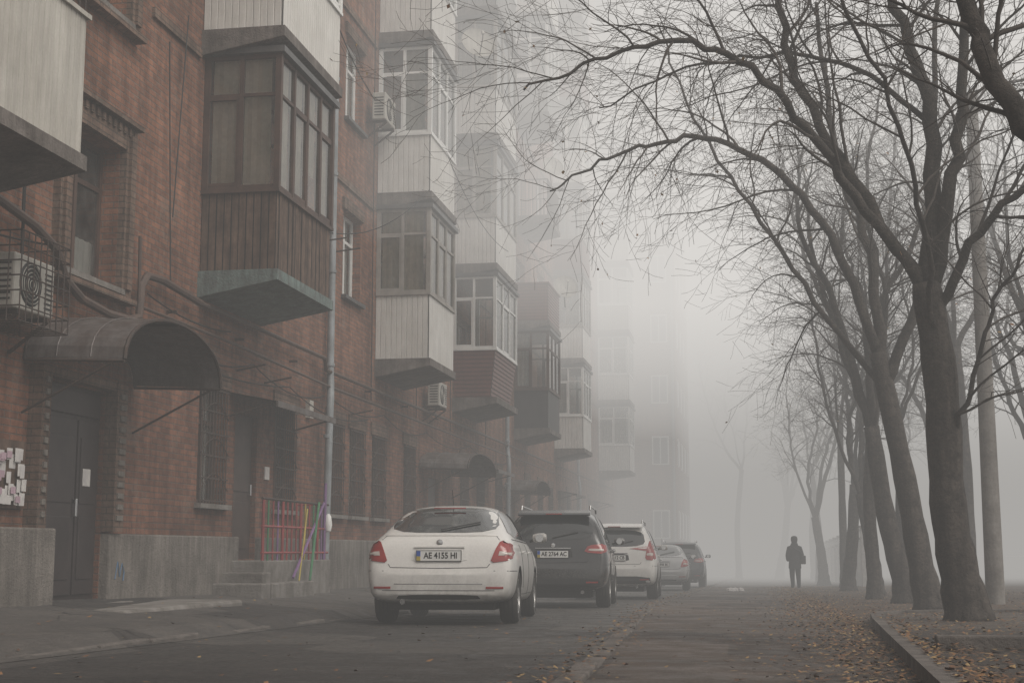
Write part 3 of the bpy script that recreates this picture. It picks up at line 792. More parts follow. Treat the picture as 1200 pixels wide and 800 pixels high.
# ---------------------------------------------------------------- cars
def chaikin(p,it):
    for _ in range(it):
        q=[]
        for i in range(len(p)):
            a=Vector(p[i]); b=Vector(p[(i+1)%len(p)]); q+= [a*.82+b*.18, a*.18+b*.82]
        p=q
    return p
def make_car(kind,paint,loc,yaw,plate_txt,lights='sedan'):
    car=empty('parked_car')
    if kind=='sedan':
        W=.885
        stn=[(0,.36,.70,.54,.58,.585),(.045,.30,.80,.63,.64,.67),(.10,.26,.85,.90,.66,.985),(.28,.25,.875,.965,.69,1.06),(.55,.24,.885,.98,.67,1.15),
             (1.0,.22,.885,.975,.61,1.37),(1.35,.21,.885,.97,.585,1.445),(2.1,.20,.885,.96,.59,1.47),(2.75,.20,.885,.95,.58,1.42),(3.1,.20,.88,.945,.63,1.22),
             (3.45,.20,.88,.93,.70,1.0),(3.9,.21,.875,.88,.70,.92),(4.3,.24,.85,.80,.68,.83),(4.5,.30,.76,.68,.60,.70),(4.57,.38,.66,.58,.5,.60)]
        wy=(.95,3.53); wr=.318; belt=.98
    else:
        W=.935
        stn=[(0,.40,.74,.62,.62,.665),(.05,.34,.84,.72,.70,.77),(.11,.30,.905,1.02,.74,1.10),(.26,.28,.93,1.08,.73,1.34),(.46,.27,.94,1.09,.69,1.585),
             (.72,.26,.94,1.09,.66,1.67),(1.5,.25,.94,1.08,.67,1.71),(2.5,.25,.94,1.06,.66,1.69),(3.0,.25,.935,1.05,.69,1.48),(3.5,.25,.93,1.03,.76,1.14),
             (4.1,.27,.91,.97,.76,1.04),(4.5,.32,.86,.86,.68,.90),(4.68,.38,.76,.70,.56,.74),(4.75,.44,.66,.60,.5,.62)]
        wy=(.96,3.68); wr=.37; belt=1.08
    verts=[];faces=[]
    for (y,zb,w,zl,wt,zt) in stn:
        h=zl-zb
        half=[(0,zb),(.80*w,zb),(.955*w,zb+.10*h),(.99*w,zb+.36*h),(w,zb+.62*h),(.975*w,zb+.88*h),(.93*w,zl)]
        a=Vector((.93*w,zl)); b=Vector((wt,zt-.10*(zt-zl)-.012))
        mpt=a.lerp(b,.5); half.append((mpt.x+.012,mpt.y)); half.append((b.x,b.y)); half.append((wt*.62,zt-.008)); half.append((0,zt))
        nh=len(half)
        verts+=[(x,y,z) for x,z in half]+[(-x,y,z) for x,z in reversed(half[1:-1])]
    n=2*nh-2
    for s in range(len(stn)-1):
        for j in range(n):
            j2=(j+1)%n; faces.append((s*n+j,s*n+j2,(s+1)*n+j2,(s+1)*n+j))
    def cap(s,flip):
        b=s*n; fs=[]
        L=lambda i:b+(n-i)%n
        fs.append((b+0,b+1,L(1)))
        for i in range(1,nh-2): fs.append((b+i,b+i+1,L(i+1),L(i)))
        fs.append((b+nh-2,b+nh-1,L(nh-2)))
        for f in fs: faces.append(tuple(reversed(f)) if flip else f)
    cap(0,True); cap(len(stn)-1,False)
    me=bpy.data.meshes.new('body'); me.from_pydata(verts,[],faces); me.update()
    body=bpy.data.objects.new('body',me); COL.objects.link(body)
    bm=bmesh.new(); bm.from_mesh(me); bmesh.ops.recalc_face_normals(bm,faces=bm.faces); bm.to_mesh(me); bm.free()
    me.materials.append(paint); me.materials.append(M['black'])
    md=body.modifiers.new('s','SUBSURF'); md.levels=3; md.render_levels=3
    bpy.context.view_layer.objects.active=body; bpy.context.view_layer.update()
    bpy.ops.object.modifier_apply(modifier='s')
    me=body.data
    bm=bmesh.new(); bm.from_mesh(me); bvh=BVHTree.FromBMesh(bm); bm.free()
    for yy in wy:
        for sx in (-1,1):
            cm=MB(); r=wr+.055
            cm.lathe([(0.0001,0),(r,0),(r,.6),(.0001,.6)],36,'black',(sx*(W-.27) if sx>0 else -(W-.27)-.6,yy,wr+.0),'x')
            co=cm.obj('cut'); 
            bm=bmesh.new(); bm.from_mesh(co.data); bmesh.ops.remove_doubles(bm,verts=bm.verts,dist=.001); bmesh.ops.recalc_face_normals(bm,faces=bm.faces); bm.to_mesh(co.data); bm.free()
            co.data.materials.clear(); co.data.materials.append(paint); co.data.materials.append(M['black'])
            for p in co.data.polygons: p.material_index=1
            bo=body.modifiers.new('b','BOOLEAN'); bo.operation='DIFFERENCE'; bo.object=co; bo.solver='EXACT'
            bpy.context.view_layer.update()
            bpy.ops.object.modifier_apply(modifier='b')
            bpy.data.objects.remove(co)
    body.data.polygons.foreach_set('use_smooth',[True]*len(body.data.polygons)); body.data.set_sharp_from_angle(angle=rad(35))
    body.parent=car
    def cast(a,b,ax):
        o,d={'rear':((a,-2,b),(0,1,0)),'front':((a,7,b),(0,-1,0)),'right':((3,a,b),(-1,0,0)),'left':((-3,a,b),(1,0,0))}[ax]
        o=Vector(o); d=Vector(d)
        h=bvh.ray_cast(o,d)
        if h[0] is None:
            g=Vector({'rear':(a,.2,b),'front':(a,4.4,b),'right':(W,a,b),'left':(-W,a,b)}[ax]); h=bvh.find_nearest(g)
        nn=h[1].copy()
        if nn.dot(d)>0: nn=-nn
        return h[0],nn
    def dec(name,poly,ax,m,off=.006,sm=2):
        pts=chaikin(poly,sm); dense=[]
        for i in range(len(pts)):
            a=Vector(pts[i]); b=Vector(pts[(i+1)%len(pts)]); k=max(1,int((b-a).length/.05))
            for j in range(k): dense.append(a.lerp(b,j/k))
        c=sum(dense,Vector((0,0)))/len(dense); n=len(dense); mb=MB(); mi=mb.mi(m)
        p,nn=cast(c.x,c.y,ax); mb.v.append(tuple(p+nn*off)); rings=6
        for r in range(1,rings+1):
            for q in dense:
                s=c.lerp(q,r/rings); p,nn=cast(s.x,s.y,ax); mb.v.append(tuple(p+nn*off))
        for q in dense:
            p,nn=cast(q.x,q.y,ax); mb.v.append(tuple(p-nn*.01))
        for j in range(n):
            mb.f.append((0,1+j,1+(j+1)%n)); mb.m.append(mi)
        for r in range(rings):
            for j in range(n):
                a=1+r*n; b=1+(r+1)*n; mb.f.append((a+j,b+j,b+(j+1)%n,a+(j+1)%n)); mb.m.append(mi)
        return mb.obj(name,car,smooth=True)
    def line(mb,pts,ax,m='black',r=.0045,off=0):
        P=[]
        for i in range(len(pts)-1):
            a=Vector(pts[i]);b=Vector(pts[i+1]);k=max(2,int((b-a).length/.04))
            for j in range(k+(i==len(pts)-2)): 
                s=a.lerp(b,j/k); p,nn=cast(s.x,s.y,ax); P.append(p+nn*off)
        mb.tube(P,r,5,m)
    sed=kind=='sedan'
    if sed:
        rwp=[(-.68,1.075),(.68,1.075),(.56,1.40),(-.56,1.40)]
        side=[(.62,1.03),(1.15,1.33),(1.6,1.385),(2.5,1.375),(2.95,1.22),(3.28,1.0)]
        ws=[(-.70,1.03),(.70,1.03),(.56,1.38),(-.56,1.38)]
        zl=1.0
    else:
        rwp=[(-.70,1.145),(.70,1.145),(.62,1.51),(-.62,1.51)]
        side=[(.62,1.17),(.80,1.50),(1.4,1.60),(2.4,1.59),(2.85,1.44),(3.3,1.12)]
        ws=[(-.76,1.15),(.76,1.15),(.64,1.62),(-.64,1.62)]
        zl=1.1
    dec('rear_window',rwp,'rear','carglass',sm=2)
    dec('side_windows_right',side,'right','carglass',sm=1); dec('side_windows_left',side,'left','carglass',sm=1)
    dec('windscreen',ws,'front','carglass',sm=1)
    for s in (1,-1):
        sd='right' if s>0 else 'left'
        if lights=='sedan':
            tl=[(.60,.715),(.84,.745),(.862,.86),(.85,.965),(.715,.975),(.665,.88)]
            dec('tail_light',[(s*a,b) for a,b in tl],'rear','red_glass',off=.010,sm=1)
            dec('tail_light_lens',[(s*a,b) for a,b in ((.70,.80),(.835,.80),(.84,.835),(.71,.85))],'rear','white_lens',off=.015,sm=0)
            dec('tail_light_side',[(.12,.76),(.22,.77),(.34,.90),(.30,.94),(.13,.95)],sd,'red_glass',off=.009,sm=1)
        elif lights=='wide':
            tl=[(.52,.93),(.88,.90),(.88,1.07),(.60,1.05)]
            dec('tail_light',[(s*a,b) for a,b in tl],'rear','red_glass',off=.012,sm=1)
            dec('tail_light_lens',[(s*a,b) for a,b in ((.60,.955),(.85,.945),(.85,.985),(.61,.99))],'rear','white_lens',off=.017,sm=1)
            dec('tail_light_side',[(.10,.93),(.38,.98),(.36,1.05),(.12,1.05)],sd,'red_glass',off=.010,sm=1)
        else:
            tl=[(.68,.86),(.87,.84),(.87,1.18),(.78,1.30),(.72,1.1)]
            dec('tail_light',[(s*a,b) for a,b in tl],'rear','red_glass',off=.012,sm=1)
            dec('tail_light_lens',[(s*a,b) for a,b in ((.71,.95),(.85,.94),(.85,1.0),(.72,1.0))],'rear','white_lens',off=.017,sm=1)
            dec('tail_light_side',[(.10,.86),(.28,.90),(.30,1.12),(.14,1.15)],sd,'red_glass',off=.010,sm=1)
        dec('reflector',[(s*.56,.42),(s*.76,.42),(s*.76,.445),(s*.56,.445)],'rear','red_glass',off=.008,sm=0)
        dec('head_light',[(s*.48,.66 if sed else .78),(s*.76,.68 if sed else .80),(s*.74,.78 if sed else .90),(s*.50,.75 if sed else .88)],'front','white_lens',off=.01,sm=1)
    dec('grille',[(-.38,.52),(.38,.52),(.40,.64),(-.40,.64)],'front','black',off=.008,sm=1)
    zb=.30 if sed else .36
    low=[(-.50,zb),(.50,zb),(.46,zb+.05),(-.46,zb+.05)] if sed else [(-.80,zb-.02),(.80,zb-.02),(.78,zb+.14),(-.78,zb+.14)]
    dec('lower_bumper',low,'rear','black',off=.006,sm=1)
    g=MB()
    zp=.80 if sed else .90
    zg=.655 if sed else .755
    for s in (1,-1):
        line(g,[(s*.60,zg+.05),(s*.57,zg+.01),(0,zg)],'rear')
        if sed: line(g,[(s*.70,.985),(s*.66,1.03)],'rear')
        sd='right' if s>0 else 'left'
        line(g,[(1.28 if sed else 1.32,belt-.03),(1.36,.75),(1.55,.42)],sd); line(g,[(2.28,belt-.02),(2.30,.33)],sd); line(g,[(3.15,belt-.04),(3.28,.7),(3.2,.40)],sd)
        line(g,[(1.55,.34),(3.1,.34)],sd)
        line(g,[(2.33,belt+.05),(2.30,1.36 if sed else 1.58)],sd,'black',.022,off=.0)
        line(g,[(.62,belt+.02),(3.25,belt+.01)],sd,'chrome' if sed else 'black',.010)
        line(g,[(.03,zg-.03),(.55,zg-.03)],sd)
    if sed:
        line(g,[(-.66,.40),(.66,.40)],'rear','black',.004)
        line(g,[(-.52,.475),(.52,.475)],'rear','chrome',.005)
    g.obj('panel_gaps',car,smooth=True)
    g=MB()
    p,nn=cast(0,zp,'rear'); py=p.y
    dec('plate_recess',[(-.34,zp-.075),(.34,zp-.075),(.31,zp+.085),(-.31,zp+.085)],'rear','black' if not sed else paint,off=.004,sm=1)
    g.box(-.262,.262,py-.034,py-.012,zp-.058,zp+.058,'plate')
    g.box(-.26,-.215,py-.037,py-.033,zp-.005,zp+.055,'blue'); g.box(-.26,-.215,py-.037,py-.033,zp-.055,zp-.006,'yellow')
    for a,b in ((-.268,-.262),(.262,.268)): g.box(a,b,py-.036,py-.01,zp-.064,zp+.064,'black')
    g.box(-.262,.262,py-.036,py-.01,zp+.058,zp+.064,'black'); g.box(-.262,.262,py-.036,py-.01,zp-.064,zp-.058,'black')
    p2,_=cast(0,zp+.10,'rear'); g.box(-.30,.30,p2.y-.02,p2.y+.02,zp+.092,zp+.108,'chrome' if not sed else paint)
    p3,_=cast(0,zp+.15,'rear'); g.lathe([(0,-.016),(.035,-.014),(.042,-.004),(.042,.01)],18,'chrome',(0,p3.y,zp+.15),'y')
    for xx2 in ((-.42,) if sed else (-.5,.5)): g.tube([(xx2,.02,.27),(xx2,.3,.28)],.032,12,'chrome')
    if not sed:
        g.obj('plate_and_badge',car)
        g=MB()
        prof=[(.30,1.57),(.34,1.60),(.56,1.655),(.60,1.60),(.40,1.555)]
        s0,s1=-.62,.62
        for i in range(5):
            a=prof[i];b=prof[(i+1)%5]; g.face([(s0,a[0],a[1]),(s1,a[0],a[1]),(s1,b[0],b[1]),(s0,b[0],b[1])],paint)
        g.face([(s0,*a) for a in prof],paint); g.face([(s1,*a) for a in reversed(prof)],paint)
        g.box(-.14,.14,.285,.31,1.572,1.592,'red_glass')
        for s in (-1,1):
            g.tube([(s*.60,.75,1.66),(s*.60,.8,1.735),(s*.60,2.6,1.745),(s*.60,2.7,1.68)],.018,8,'chrome')
        g.obj('spoiler_and_rails',car,bevel=.006)
    else:
        g.tube([(0,1.35,1.445),(0,1.22,1.63)],.004,5,'black')
        g.obj('plate_and_badge',car)
        g=MB(); g.box(-.2,.2,1.0,1.02,1.385,1.40,'red_glass'); g.obj('brake_light',car)
        g=MB(); P=[]
        for j in range(21):
            q,nn=cast(-.66+j*.066,1.035,'rear'); P.append(q+nn*.006)
        g.tube(P,.012,6,paint); g.obj('boot_lip',car,smooth=True)
    g=MB(); P=[]
    for j in range(9):
        q,nn=cast(-.02+j*.055,rwp[0][1]+.02+j*.012,'rear'); P.append(q+nn*.02)
    g.tube(P,.009,5,'black'); g.obj('rear_wiper',car)
    for s in (1,-1):
        g=MB(); g.lathe([(.001,-.09),(.05,-.08),(.068,-.03),(.07,.05),(.05,.08),(.001,.085)],14,paint,(0,0,0),'x')
        o=g.obj('mirror',car,smooth=True); o.location=(s*(W+.09),3.02 if sed else 3.05,zl+.07); o.scale=(1.15,.9,.95)
        g=MB(); g.lathe([(.001,0),(.055,0)],14,'chrome',(0,-.07,0),'y'); g.tube([(-s*.14,0,-.05),(-s*.03,0,-.02)],.02,6,'black'); o2=g.obj('mirror_glass',car); o2.location=o.location
        g=MB()
        for yy in (1.55,2.45):
            p,nn=cast(yy,belt-.12,'right' if s>0 else 'left')
            g.tube([(p.x+s*.005,yy-.10,belt-.12),(p.x+s*.03,yy-.07,belt-.12),(p.x+s*.03,yy+.07,belt-.12),(p.x+s*.005,yy+.10,belt-.12)],.012,6,paint)
        g.obj('door_handles',car,smooth=True)
    for yy in wy:
        for s in (1,-1):
            g=MB(); w=.215 if sed else .24; rr=wr; ri=wr*.66
            x0=-w/2
            prof=[(ri,x0+.02),(ri+.03,x0),(rr-.03,x0-.002),(rr-.008,x0+.02),(rr,x0+.05),(rr,-x0-.05),(rr-.008,-x0-.02),(rr-.03,-x0+.002),(ri+.03,-x0),(ri,-x0-.02),(ri,x0+.02)]
            g.lathe(prof,36,'tyre')
            for q in (-.05,0,.05): g.lathe([(rr+.0005,q-.006),(rr+.001,q),(rr+.0005,q+.006)],36,'black')
            g.lathe([(ri+.004,s*(w/2-.015)),(ri-.02,s*(w/2-.03)),(ri-.035,s*(w/2-.09)),(.0,s*(w/2-.10))],36,'black')
            g.lathe([(ri+.006,s*(w/2-.012)),(ri-.012,s*(w/2-.008)),(ri-.022,s*(w/2-.03))],36,'rim')
            g.lathe([(.07,s*(w/2-.05)),(.065,s*(w/2-.025)),(.0,s*(w/2-.02))],16,'rim')
            for k in range(5):
                an=2*math.pi*k/5+.3
                for da in (-.11,.11):
                    g.obox((s*(w/2-.035),.05*math.cos(an),.05*math.sin(an)),(s*(w/2-.03),(ri-.01)*math.cos(an+da),(ri-.01)*math.sin(an+da)),.035,.03,'rim')
            o=g.obj('wheel',car,smooth=True); o.location=(s*(W-.125),yy,wr)
    g=MB(); g.box(-.62,.62,.35,4.2,.17,.30,'black'); g.obj('underbody',car)
    if plate_txt:
        cu=bpy.data.curves.new('plate_text','FONT'); cu.body=plate_txt; cu.size=.098; cu.align_x='CENTER'; cu.align_y='CENTER'; cu.extrude=.001; cu.offset=.0025
        t=bpy.data.objects.new('plate_text',cu); COL.objects.link(t); t.parent=car; t.location=(.022,py-.0355,zp); t.rotation_euler=(rad(90),0,0); cu.materials.append(M['black'])
        t.scale=(.86,1,1)
    x,y=loc
    car.location=(x,y,gz(x,y+2)+.006+SL*2); car.rotation_euler=(-SL,0,rad(yaw))
    return car
PW=pmat('white_car_paint',(.78,.77,.74),(.74,.725,.70),rough=.35,spec=.5,coat=.6,scale=2,dirt=(.1,.75,.75))
PB=pmat('black_car_paint',(.012,.012,.014),(.016,.016,.017),rough=.25,spec=.5,coat=.8,scale=2,dirt=(.1,.85,.45))
PS=pmat('silver_car_paint',(.42,.42,.42),(.38,.38,.38),rough=.35,metallic=.5,coat=.5,dirt=(.1,.75,.6))
PD=pmat('dark_blue_car_paint',(.03,.035,.045),rough=.3,coat=.6)
make_car('sedan',PW,(-3.70,16.4),4.6,'AE 4155 HI')
make_car('suv',PB,(-3.44,24.0),3.6,'AE 2764 AC','wide')
make_car('suv',PW,(-3.15,31.4),2.5,'AE 7312 CB','tall')
make_car('sedan',PS,(-3.05,45.0),2.0,'AE 1908 BK')
make_car('suv',PD,(-2.95,53.5),1.0,'AE 3340 AH','wide')

# ---------------------------------------------------------------- trees
def rnd_dir(r): 
    while True:
        v=Vector((r.uniform(-1,1),r.uniform(-1,1),r.uniform(-1,1)))
        if .1<v.length<1: return v.normalized()
def smooth_path(pts,n):
    pts=[Vector(p) for p in pts]; out=[]
    for i in range(len(pts)-1):
        p0=pts[max(i-1,0)];p1=pts[i];p2=pts[i+1];p3=pts[min(i+2,len(pts)-1)]
        for k in range(n):
            t=k/n
            out.append(.5*((2*p1)+(p2-p0)*t+(2*p0-5*p1+4*p2-p3)*t*t+(3*p1-p0-3*p2+p3)*t**3))
    out.append(pts[-1]); return out
def grow(mb,p,d,L,r,lvl,rg,bias,leaves):
    nseg={1:9,2:10,3:6,4:3}[lvl]; p=Vector(p); d=d.normalized(); pts=[p.copy()]; rs=[r]
    droop={1:-.02,2:-.05,3:-.06,4:.05}[lvl]*rg.uniform(.1,1.9)
    for k in range(nseg):
        d=(d+rnd_dir(rg)*.20+bias*.03+Vector((0,0,droop))).normalized()
        p=p+d*L/nseg; pts.append(p.copy()); rs.append(max(.0024,r*(1-.82*(k+1)/nseg)))
    mb.tube(pts,rs,{1:7,2:5,3:3,4:3}[lvl],'twig',cap=False)
    if lvl<4: spawn(mb,pts,rs,lvl+1,rg,bias,leaves,L)
    elif rg.random()<leaves:
        q=pts[-1]; s=.035; a=rnd_dir(rg)*s; b=rnd_dir(rg)*s
        mb.face([q,q+a,q+a+b,q+b],LEAF[rg.choice([0,2])])
def spawn(mb,pts,rs,lvl,rg,bias,leaves,L,start=.18):
    cnt={1:8,2:int(2.6*L)+2,3:int(3.8*L)+2,4:int(3.6*L)+1}[lvl]
    cnt=min(cnt,{1:8,2:15,3:10,4:5}[lvl])
    n=len(pts)-1
    for c in range(cnt):
        t=start+(1-start)*(c+rg.random())/cnt; t=min(t,.98)
        i=min(int(t*n),n-1); u=t*n-i
        p=pts[i].lerp(pts[i+1],u); r=rs[i]*(1-u)+rs[i+1]*u
        tan=(pts[i+1]-pts[i]).normalized()
        side=rnd_dir(rg); side=(side-tan*side.dot(tan)).normalized()
        d=(tan*rg.uniform(.45,1.1)+side*rg.uniform(.5,1.0)+Vector((0,0,.12 if lvl<3 else 0))+bias*.12).normalized()
        Lc={1:3,2:rg.uniform(.9,2.7),3:rg.uniform(.5,1.5),4:rg.uniform(.2,.6)}[lvl]
        if lvl==2: Lc*=min(1,.35+L/5)*(1.15-.5*t)
        grow(mb,p,d,Lc,min(r*.55,{1:.08,2:.023,3:.009,4:.0048}[lvl]),lvl,rg,bias,leaves)
def tree(name,base,trunk,limbs,seed,bias=(0,0,0),leaves=.05):
    rg=random.Random(seed); mb=MB(); bias=Vector(bias); B=Vector(base)
    tp=smooth_path([Vector(p)-B for p,_ in trunk],5); tr=[]
    R0=[r for _,r in trunk]
    for k in range(len(tp)):
        u=k/5; i=min(int(u),len(R0)-2); tr.append(R0[i]*(1-(u-i))+R0[i+1]*(u-i))
    mb.tube(tp,[r*(1+.06*math.sin(k*2.1)) for k,r in enumerate(tr)],14,'bark')
    for k in range(6):
        an=k*1.05+rg.random()*.5; rr=R0[0]
        mb.tube([Vector((math.cos(an)*rr*.4,math.sin(an)*rr*.4,.36)),Vector((math.cos(an)*rr*.65,math.sin(an)*rr*.65,.10)),Vector((math.cos(an)*rr*1.1,math.sin(an)*rr*1.1,-.10))],[rr*.32,rr*.32,rr*.18],6,'bark')
    for pts,r0,r1 in limbs:
        P=smooth_path([Vector(p)-B for p in pts],6); n=len(P)
        P=[p+rnd_dir(rg)*.045 if 0<k<n-1 else p for k,p in enumerate(P)]
        rs=[r0+(r1-r0)*(k/(n-1))**.8 for k in range(n)]
        mb.tube(P,rs,9,'bark')
        L=sum((P[k+1]-P[k]).length for k in range(n-1))
        spawn(mb,P,rs,2,rg,bias,leaves,L,.2)
        spawn(mb,P,rs,3,rg,bias,leaves,min(L,2.5),.35)
    o=mb.obj(name,None,smooth=False)
    o.data.polygons.foreach_set('use_smooth',[True]*len(o.data.polygons))
    o.location=B; return o
b=(2.32,17.0,gz(2.3,17)+.05)
tree('bare_tree',b,[(b,.29),((2.24,17,.35),.225),((2.14,17,1.2),.20),((2.12,17,2.6),.195),((2.0,17,3.75),.165)],
 [([(2.0,17,3.7),(1.44,16.8,4.45),(.68,16.4,5.5),(-.1,16,6.25),(-.9,15.7,6.4),(-1.7,15.5,6.15),(-2.5,15.3,5.8)],.078,.012),
  ([(1.98,17,3.75),(1.06,17.3,5.4),(.55,17.4,6.7),(.35,17.5,8.2),(.2,17.3,10)],.08,.03),
  ([(2.02,17,3.7),(2.15,17,5.7),(1.9,17.1,6.8),(1.6,17.2,8.2),(1.4,17,10.5)],.12,.03),
  ([(2.05,17,3.6),(2.35,16.8,5.0),(2.5,16.7,6.2),(2.65,16.5,8.0),(2.7,16.4,10)],.10,.03),
  ([(2.08,17,3.3),(2.6,16.7,4.3),(3.3,16.3,5.0),(4.2,16,6.2)],.07,.02),
  ([(2.13,17,1.7),(2.35,16.8,2.3),(2.6,16.6,3.2),(2.9,16.4,3.8),(3.4,16.2,4.6)],.04,.012),
  ([(2.08,17,3.0),(1.9,16.2,4.3),(1.5,15.2,5.4),(.8,14.3,6.6),(0,13.6,7.3)],.04,.012),
  ([(2.15,17,5.6),(1.3,17.5,6.6),(.3,18,7.0),(-.8,18.4,7.0),(-2.0,18.6,6.6)],.04,.010)],11,bias=(-.4,0,-.1))
b=(2.62,23.4,gz(2.6,23.4))
tree('bare_tree',b,[(b,.27),((2.5,23.4,.4),.2),((2.3,23.4,1.8),.17),((1.96,23.4,3.8),.14)],
 [([(1.96,23.4,3.8),(1.36,23.2,5.5),(.55,23,6.7),(-.55,22.8,7.3),(-1.5,22.6,7.25),(-2.4,22.4,6.9),(-3.2,22.2,6.4)],.09,.013),
  ([(2.0,23.4,3.6),(1.9,23.6,5.5),(1.4,23.8,7.5),(1.2,24,10)],.11,.03),
  ([(2.05,23.4,3.3),(2.7,23.2,5.0),(2.9,23,7.5),(3.2,23,10.5)],.10,.03),
  ([(2.05,23.4,3.2),(1.0,24,4.8),(.0,24.5,6.6),(-1.0,25,8.4),(-1.6,25,10.2)],.06,.014)],23,bias=(-.4,0,-.1))
def auto_tree(base,seed,h=4.0,lean=-.3,bias=(-.1,0,.15),fork=4,reach=3,r=.25,up=(4,7.5)):
    rg=random.Random(seed); x,y,z=base
    tr=[(base,r),((x+lean*.05,y,z+.45),r*.78),((x+lean*.35+rg.uniform(-.12,.12),y,z+h*.5),r*.66),((x+lean,y,z+h),r*.56)]
    L=[]
    t=Vector((x+lean,y,z+h-.1))
    for k in range(fork):
        an=2*math.pi*k/fork+rg.uniform(-.6,.6); rr=rg.uniform(.25,1)*reach
        e=t+Vector((math.cos(an)*rr-.2,math.sin(an)*rr*.7,rg.uniform(*up)))
        m1=t.lerp(e,.33)+Vector((rg.uniform(-.4,.4),rg.uniform(-.3,.3),rg.uniform(-.2,.7))); m2=t.lerp(e,.68)+Vector((rg.uniform(-.5,.5),0,rg.uniform(-.3,.7)))
        L.append(([t,m1,m2,e],rg.uniform(.05,.10)*r/.25,.02))
    return tree('bare_tree',base,tr,L,seed,bias=bias)
protos=[]
for i,(x,y,s,h,ln,fk,rc,r) in enumerate([(2.72,28.6,31,3.4,-.5,5,3,.27),(2.45,32.6,32,5.0,.25,3,2.2,.2),(2.95,38.5,35,2.6,-.3,4,3.2,.26),(3.3,35.5,38,4.2,.1,4,2.5,.18)]):
    protos.append(auto_tree((x,y,gz(x,y)),s,h,ln,fork=fk,reach=rc,r=r))
def inst(x,y,k,rz,s):
    o=bpy.data.objects.new('bare_tree',protos[k].data); COL.objects.link(o)
    o.location=(x,y,gz(x,y)); o.rotation_euler=(0,0,rad(rz)); o.scale=(s,s,s*R.uniform(.9,1.15)); return o
for x,y,k,rz,s in ((2.65,45,0,120,1.0),(2.95,52.5,3,80,1.1),(2.6,61,2,-30,1.1),(2.9,73,1,150,1.15),
                   (6.3,31,2,120,1.1),(5.4,39,1,240,1.15),(6.5,50,0,300,1.2),(6.2,66,3,60,1.2),(8.6,43,0,10,1.2),
                   (-1.5,104,1,0,1.5),(1.5,112,0,200,1.5),(3.3,92,1,10,1.3)):
    inst(x,y,k,rz,s)
b=(4.1,10.2,gz(4,10)+.07)
tree('bare_tree',b,[(b,.32),((4.0,10.2,.9),.22),((3.5,10.2,2.0),.17),((2.7,10.2,2.9),.13),],
 [([(2.7,10.2,2.9),(2.0,10.25,3.55),(1.70,10.3,4.25),(1.52,10.4,5.2),(1.35,10.6,7)],.10,.05),
  ([(3.5,10.2,2.0),(3.9,10.2,4.0),(4.0,10.2,7)],.12,.05)],57,bias=(.3,0,.2))

e=empty('utility_pole',(4.15,27,gz(4.15,27)))
mb=MB(); mb.tube([(0,0,-.2),(0,0,9.5)],[.17,.11],12,'concrete'); mb.obj('pole',e,smooth=True)
mb=MB(); mb.tube([(0,0,9.2),(.3,0,9.6),(1.6,0,9.8)],.03,8,'iron'); mb.box(1.5,2.1,-.12,.12,9.72,9.86,'ac'); mb.obj('lamp_arm',e)
mb=MB(); mb.box(2.48,2.68,34.2,34.23,1.40,1.62,'signblue'); mb.box(2.56,2.60,34.185,34.2,1.44,1.58,'plate'); mb.tube([(2.58,34.26,-.5),(2.58,34.26,1.6)],.025,6,'iron'); mb.obj('number_sign')
e=empty('boundary_wall')
mb=MB()
y=55.0
while y<100:
    z=gz(3.9,y)
    mb.box(3.75,4.15,y,y+.4,z-.5,z+2.15,'wbrick'); mb.box(3.70,4.20,y-.05,y+.45,z+2.152,z+2.25,'concrete')
    mb.box(3.85,4.05,y+.402,y+3.998,z-.5,z+1.75,'wbrick'); mb.box(3.80,4.10,y+.45,y+3.94,z+1.752,z+1.83,'concrete')
    y+=4
mb.obj('brick_panels',e)

# ---------------------------------------------------------------- fallen leaves
mb=MB(); rg=random.Random(5)
def leaf(x,y,z,s):
    a=rg.uniform(0,6.28); c,sn=math.cos(a)*s,math.sin(a)*s; t=rg.uniform(-.3,.6)*s
    mb.face([(x-c,y-sn,z+.004),(x-sn*.6,y+c*.6,z+.006+t*.5),(x+c,y+sn,z+.006+max(0,t)),(x+sn*.6,y-c*.6,z+.005)],rg.choice(LEAF))
for k in range(30000):
    y=6+rg.random()**1.5*52
    u=rg.random()
    if u<.55: x=1.2+rg.random()**1.4*6
    elif u<.91: x=1.2-abs(rg.gauss(0,.5))
    elif u<.96: x=kx(y)+rg.gauss(0,.18)
    else: x=rg.uniform(-7.2,1)
    on = 2<y<20 and x>1.42
    edge = y<20 and .68<x<=1.45
    if edge:
        ex=.62+(y-2)*.0385
        z=gz(x,y)+(.115 if x>ex+.12 else .012)
    else: z=gz(x,y)+(.08 if on else .012)
    if abs(x-kx(y)-.07)<.12: z+=.035
    leaf(x,y,z,rg.uniform(.013,.032))
mb.obj('fallen_leaves')
mb=MB()
for (x,y,s) in ((-.9,44,.16),(-.6,44.3,.12),(-.75,44.1,.1)):
    mb.lathe([(.001,0),(s,.02),(s*.8,.1),(.001,.13)],7,'paper',(x,y,gz(x,y)),'z')
mb.obj('litter')

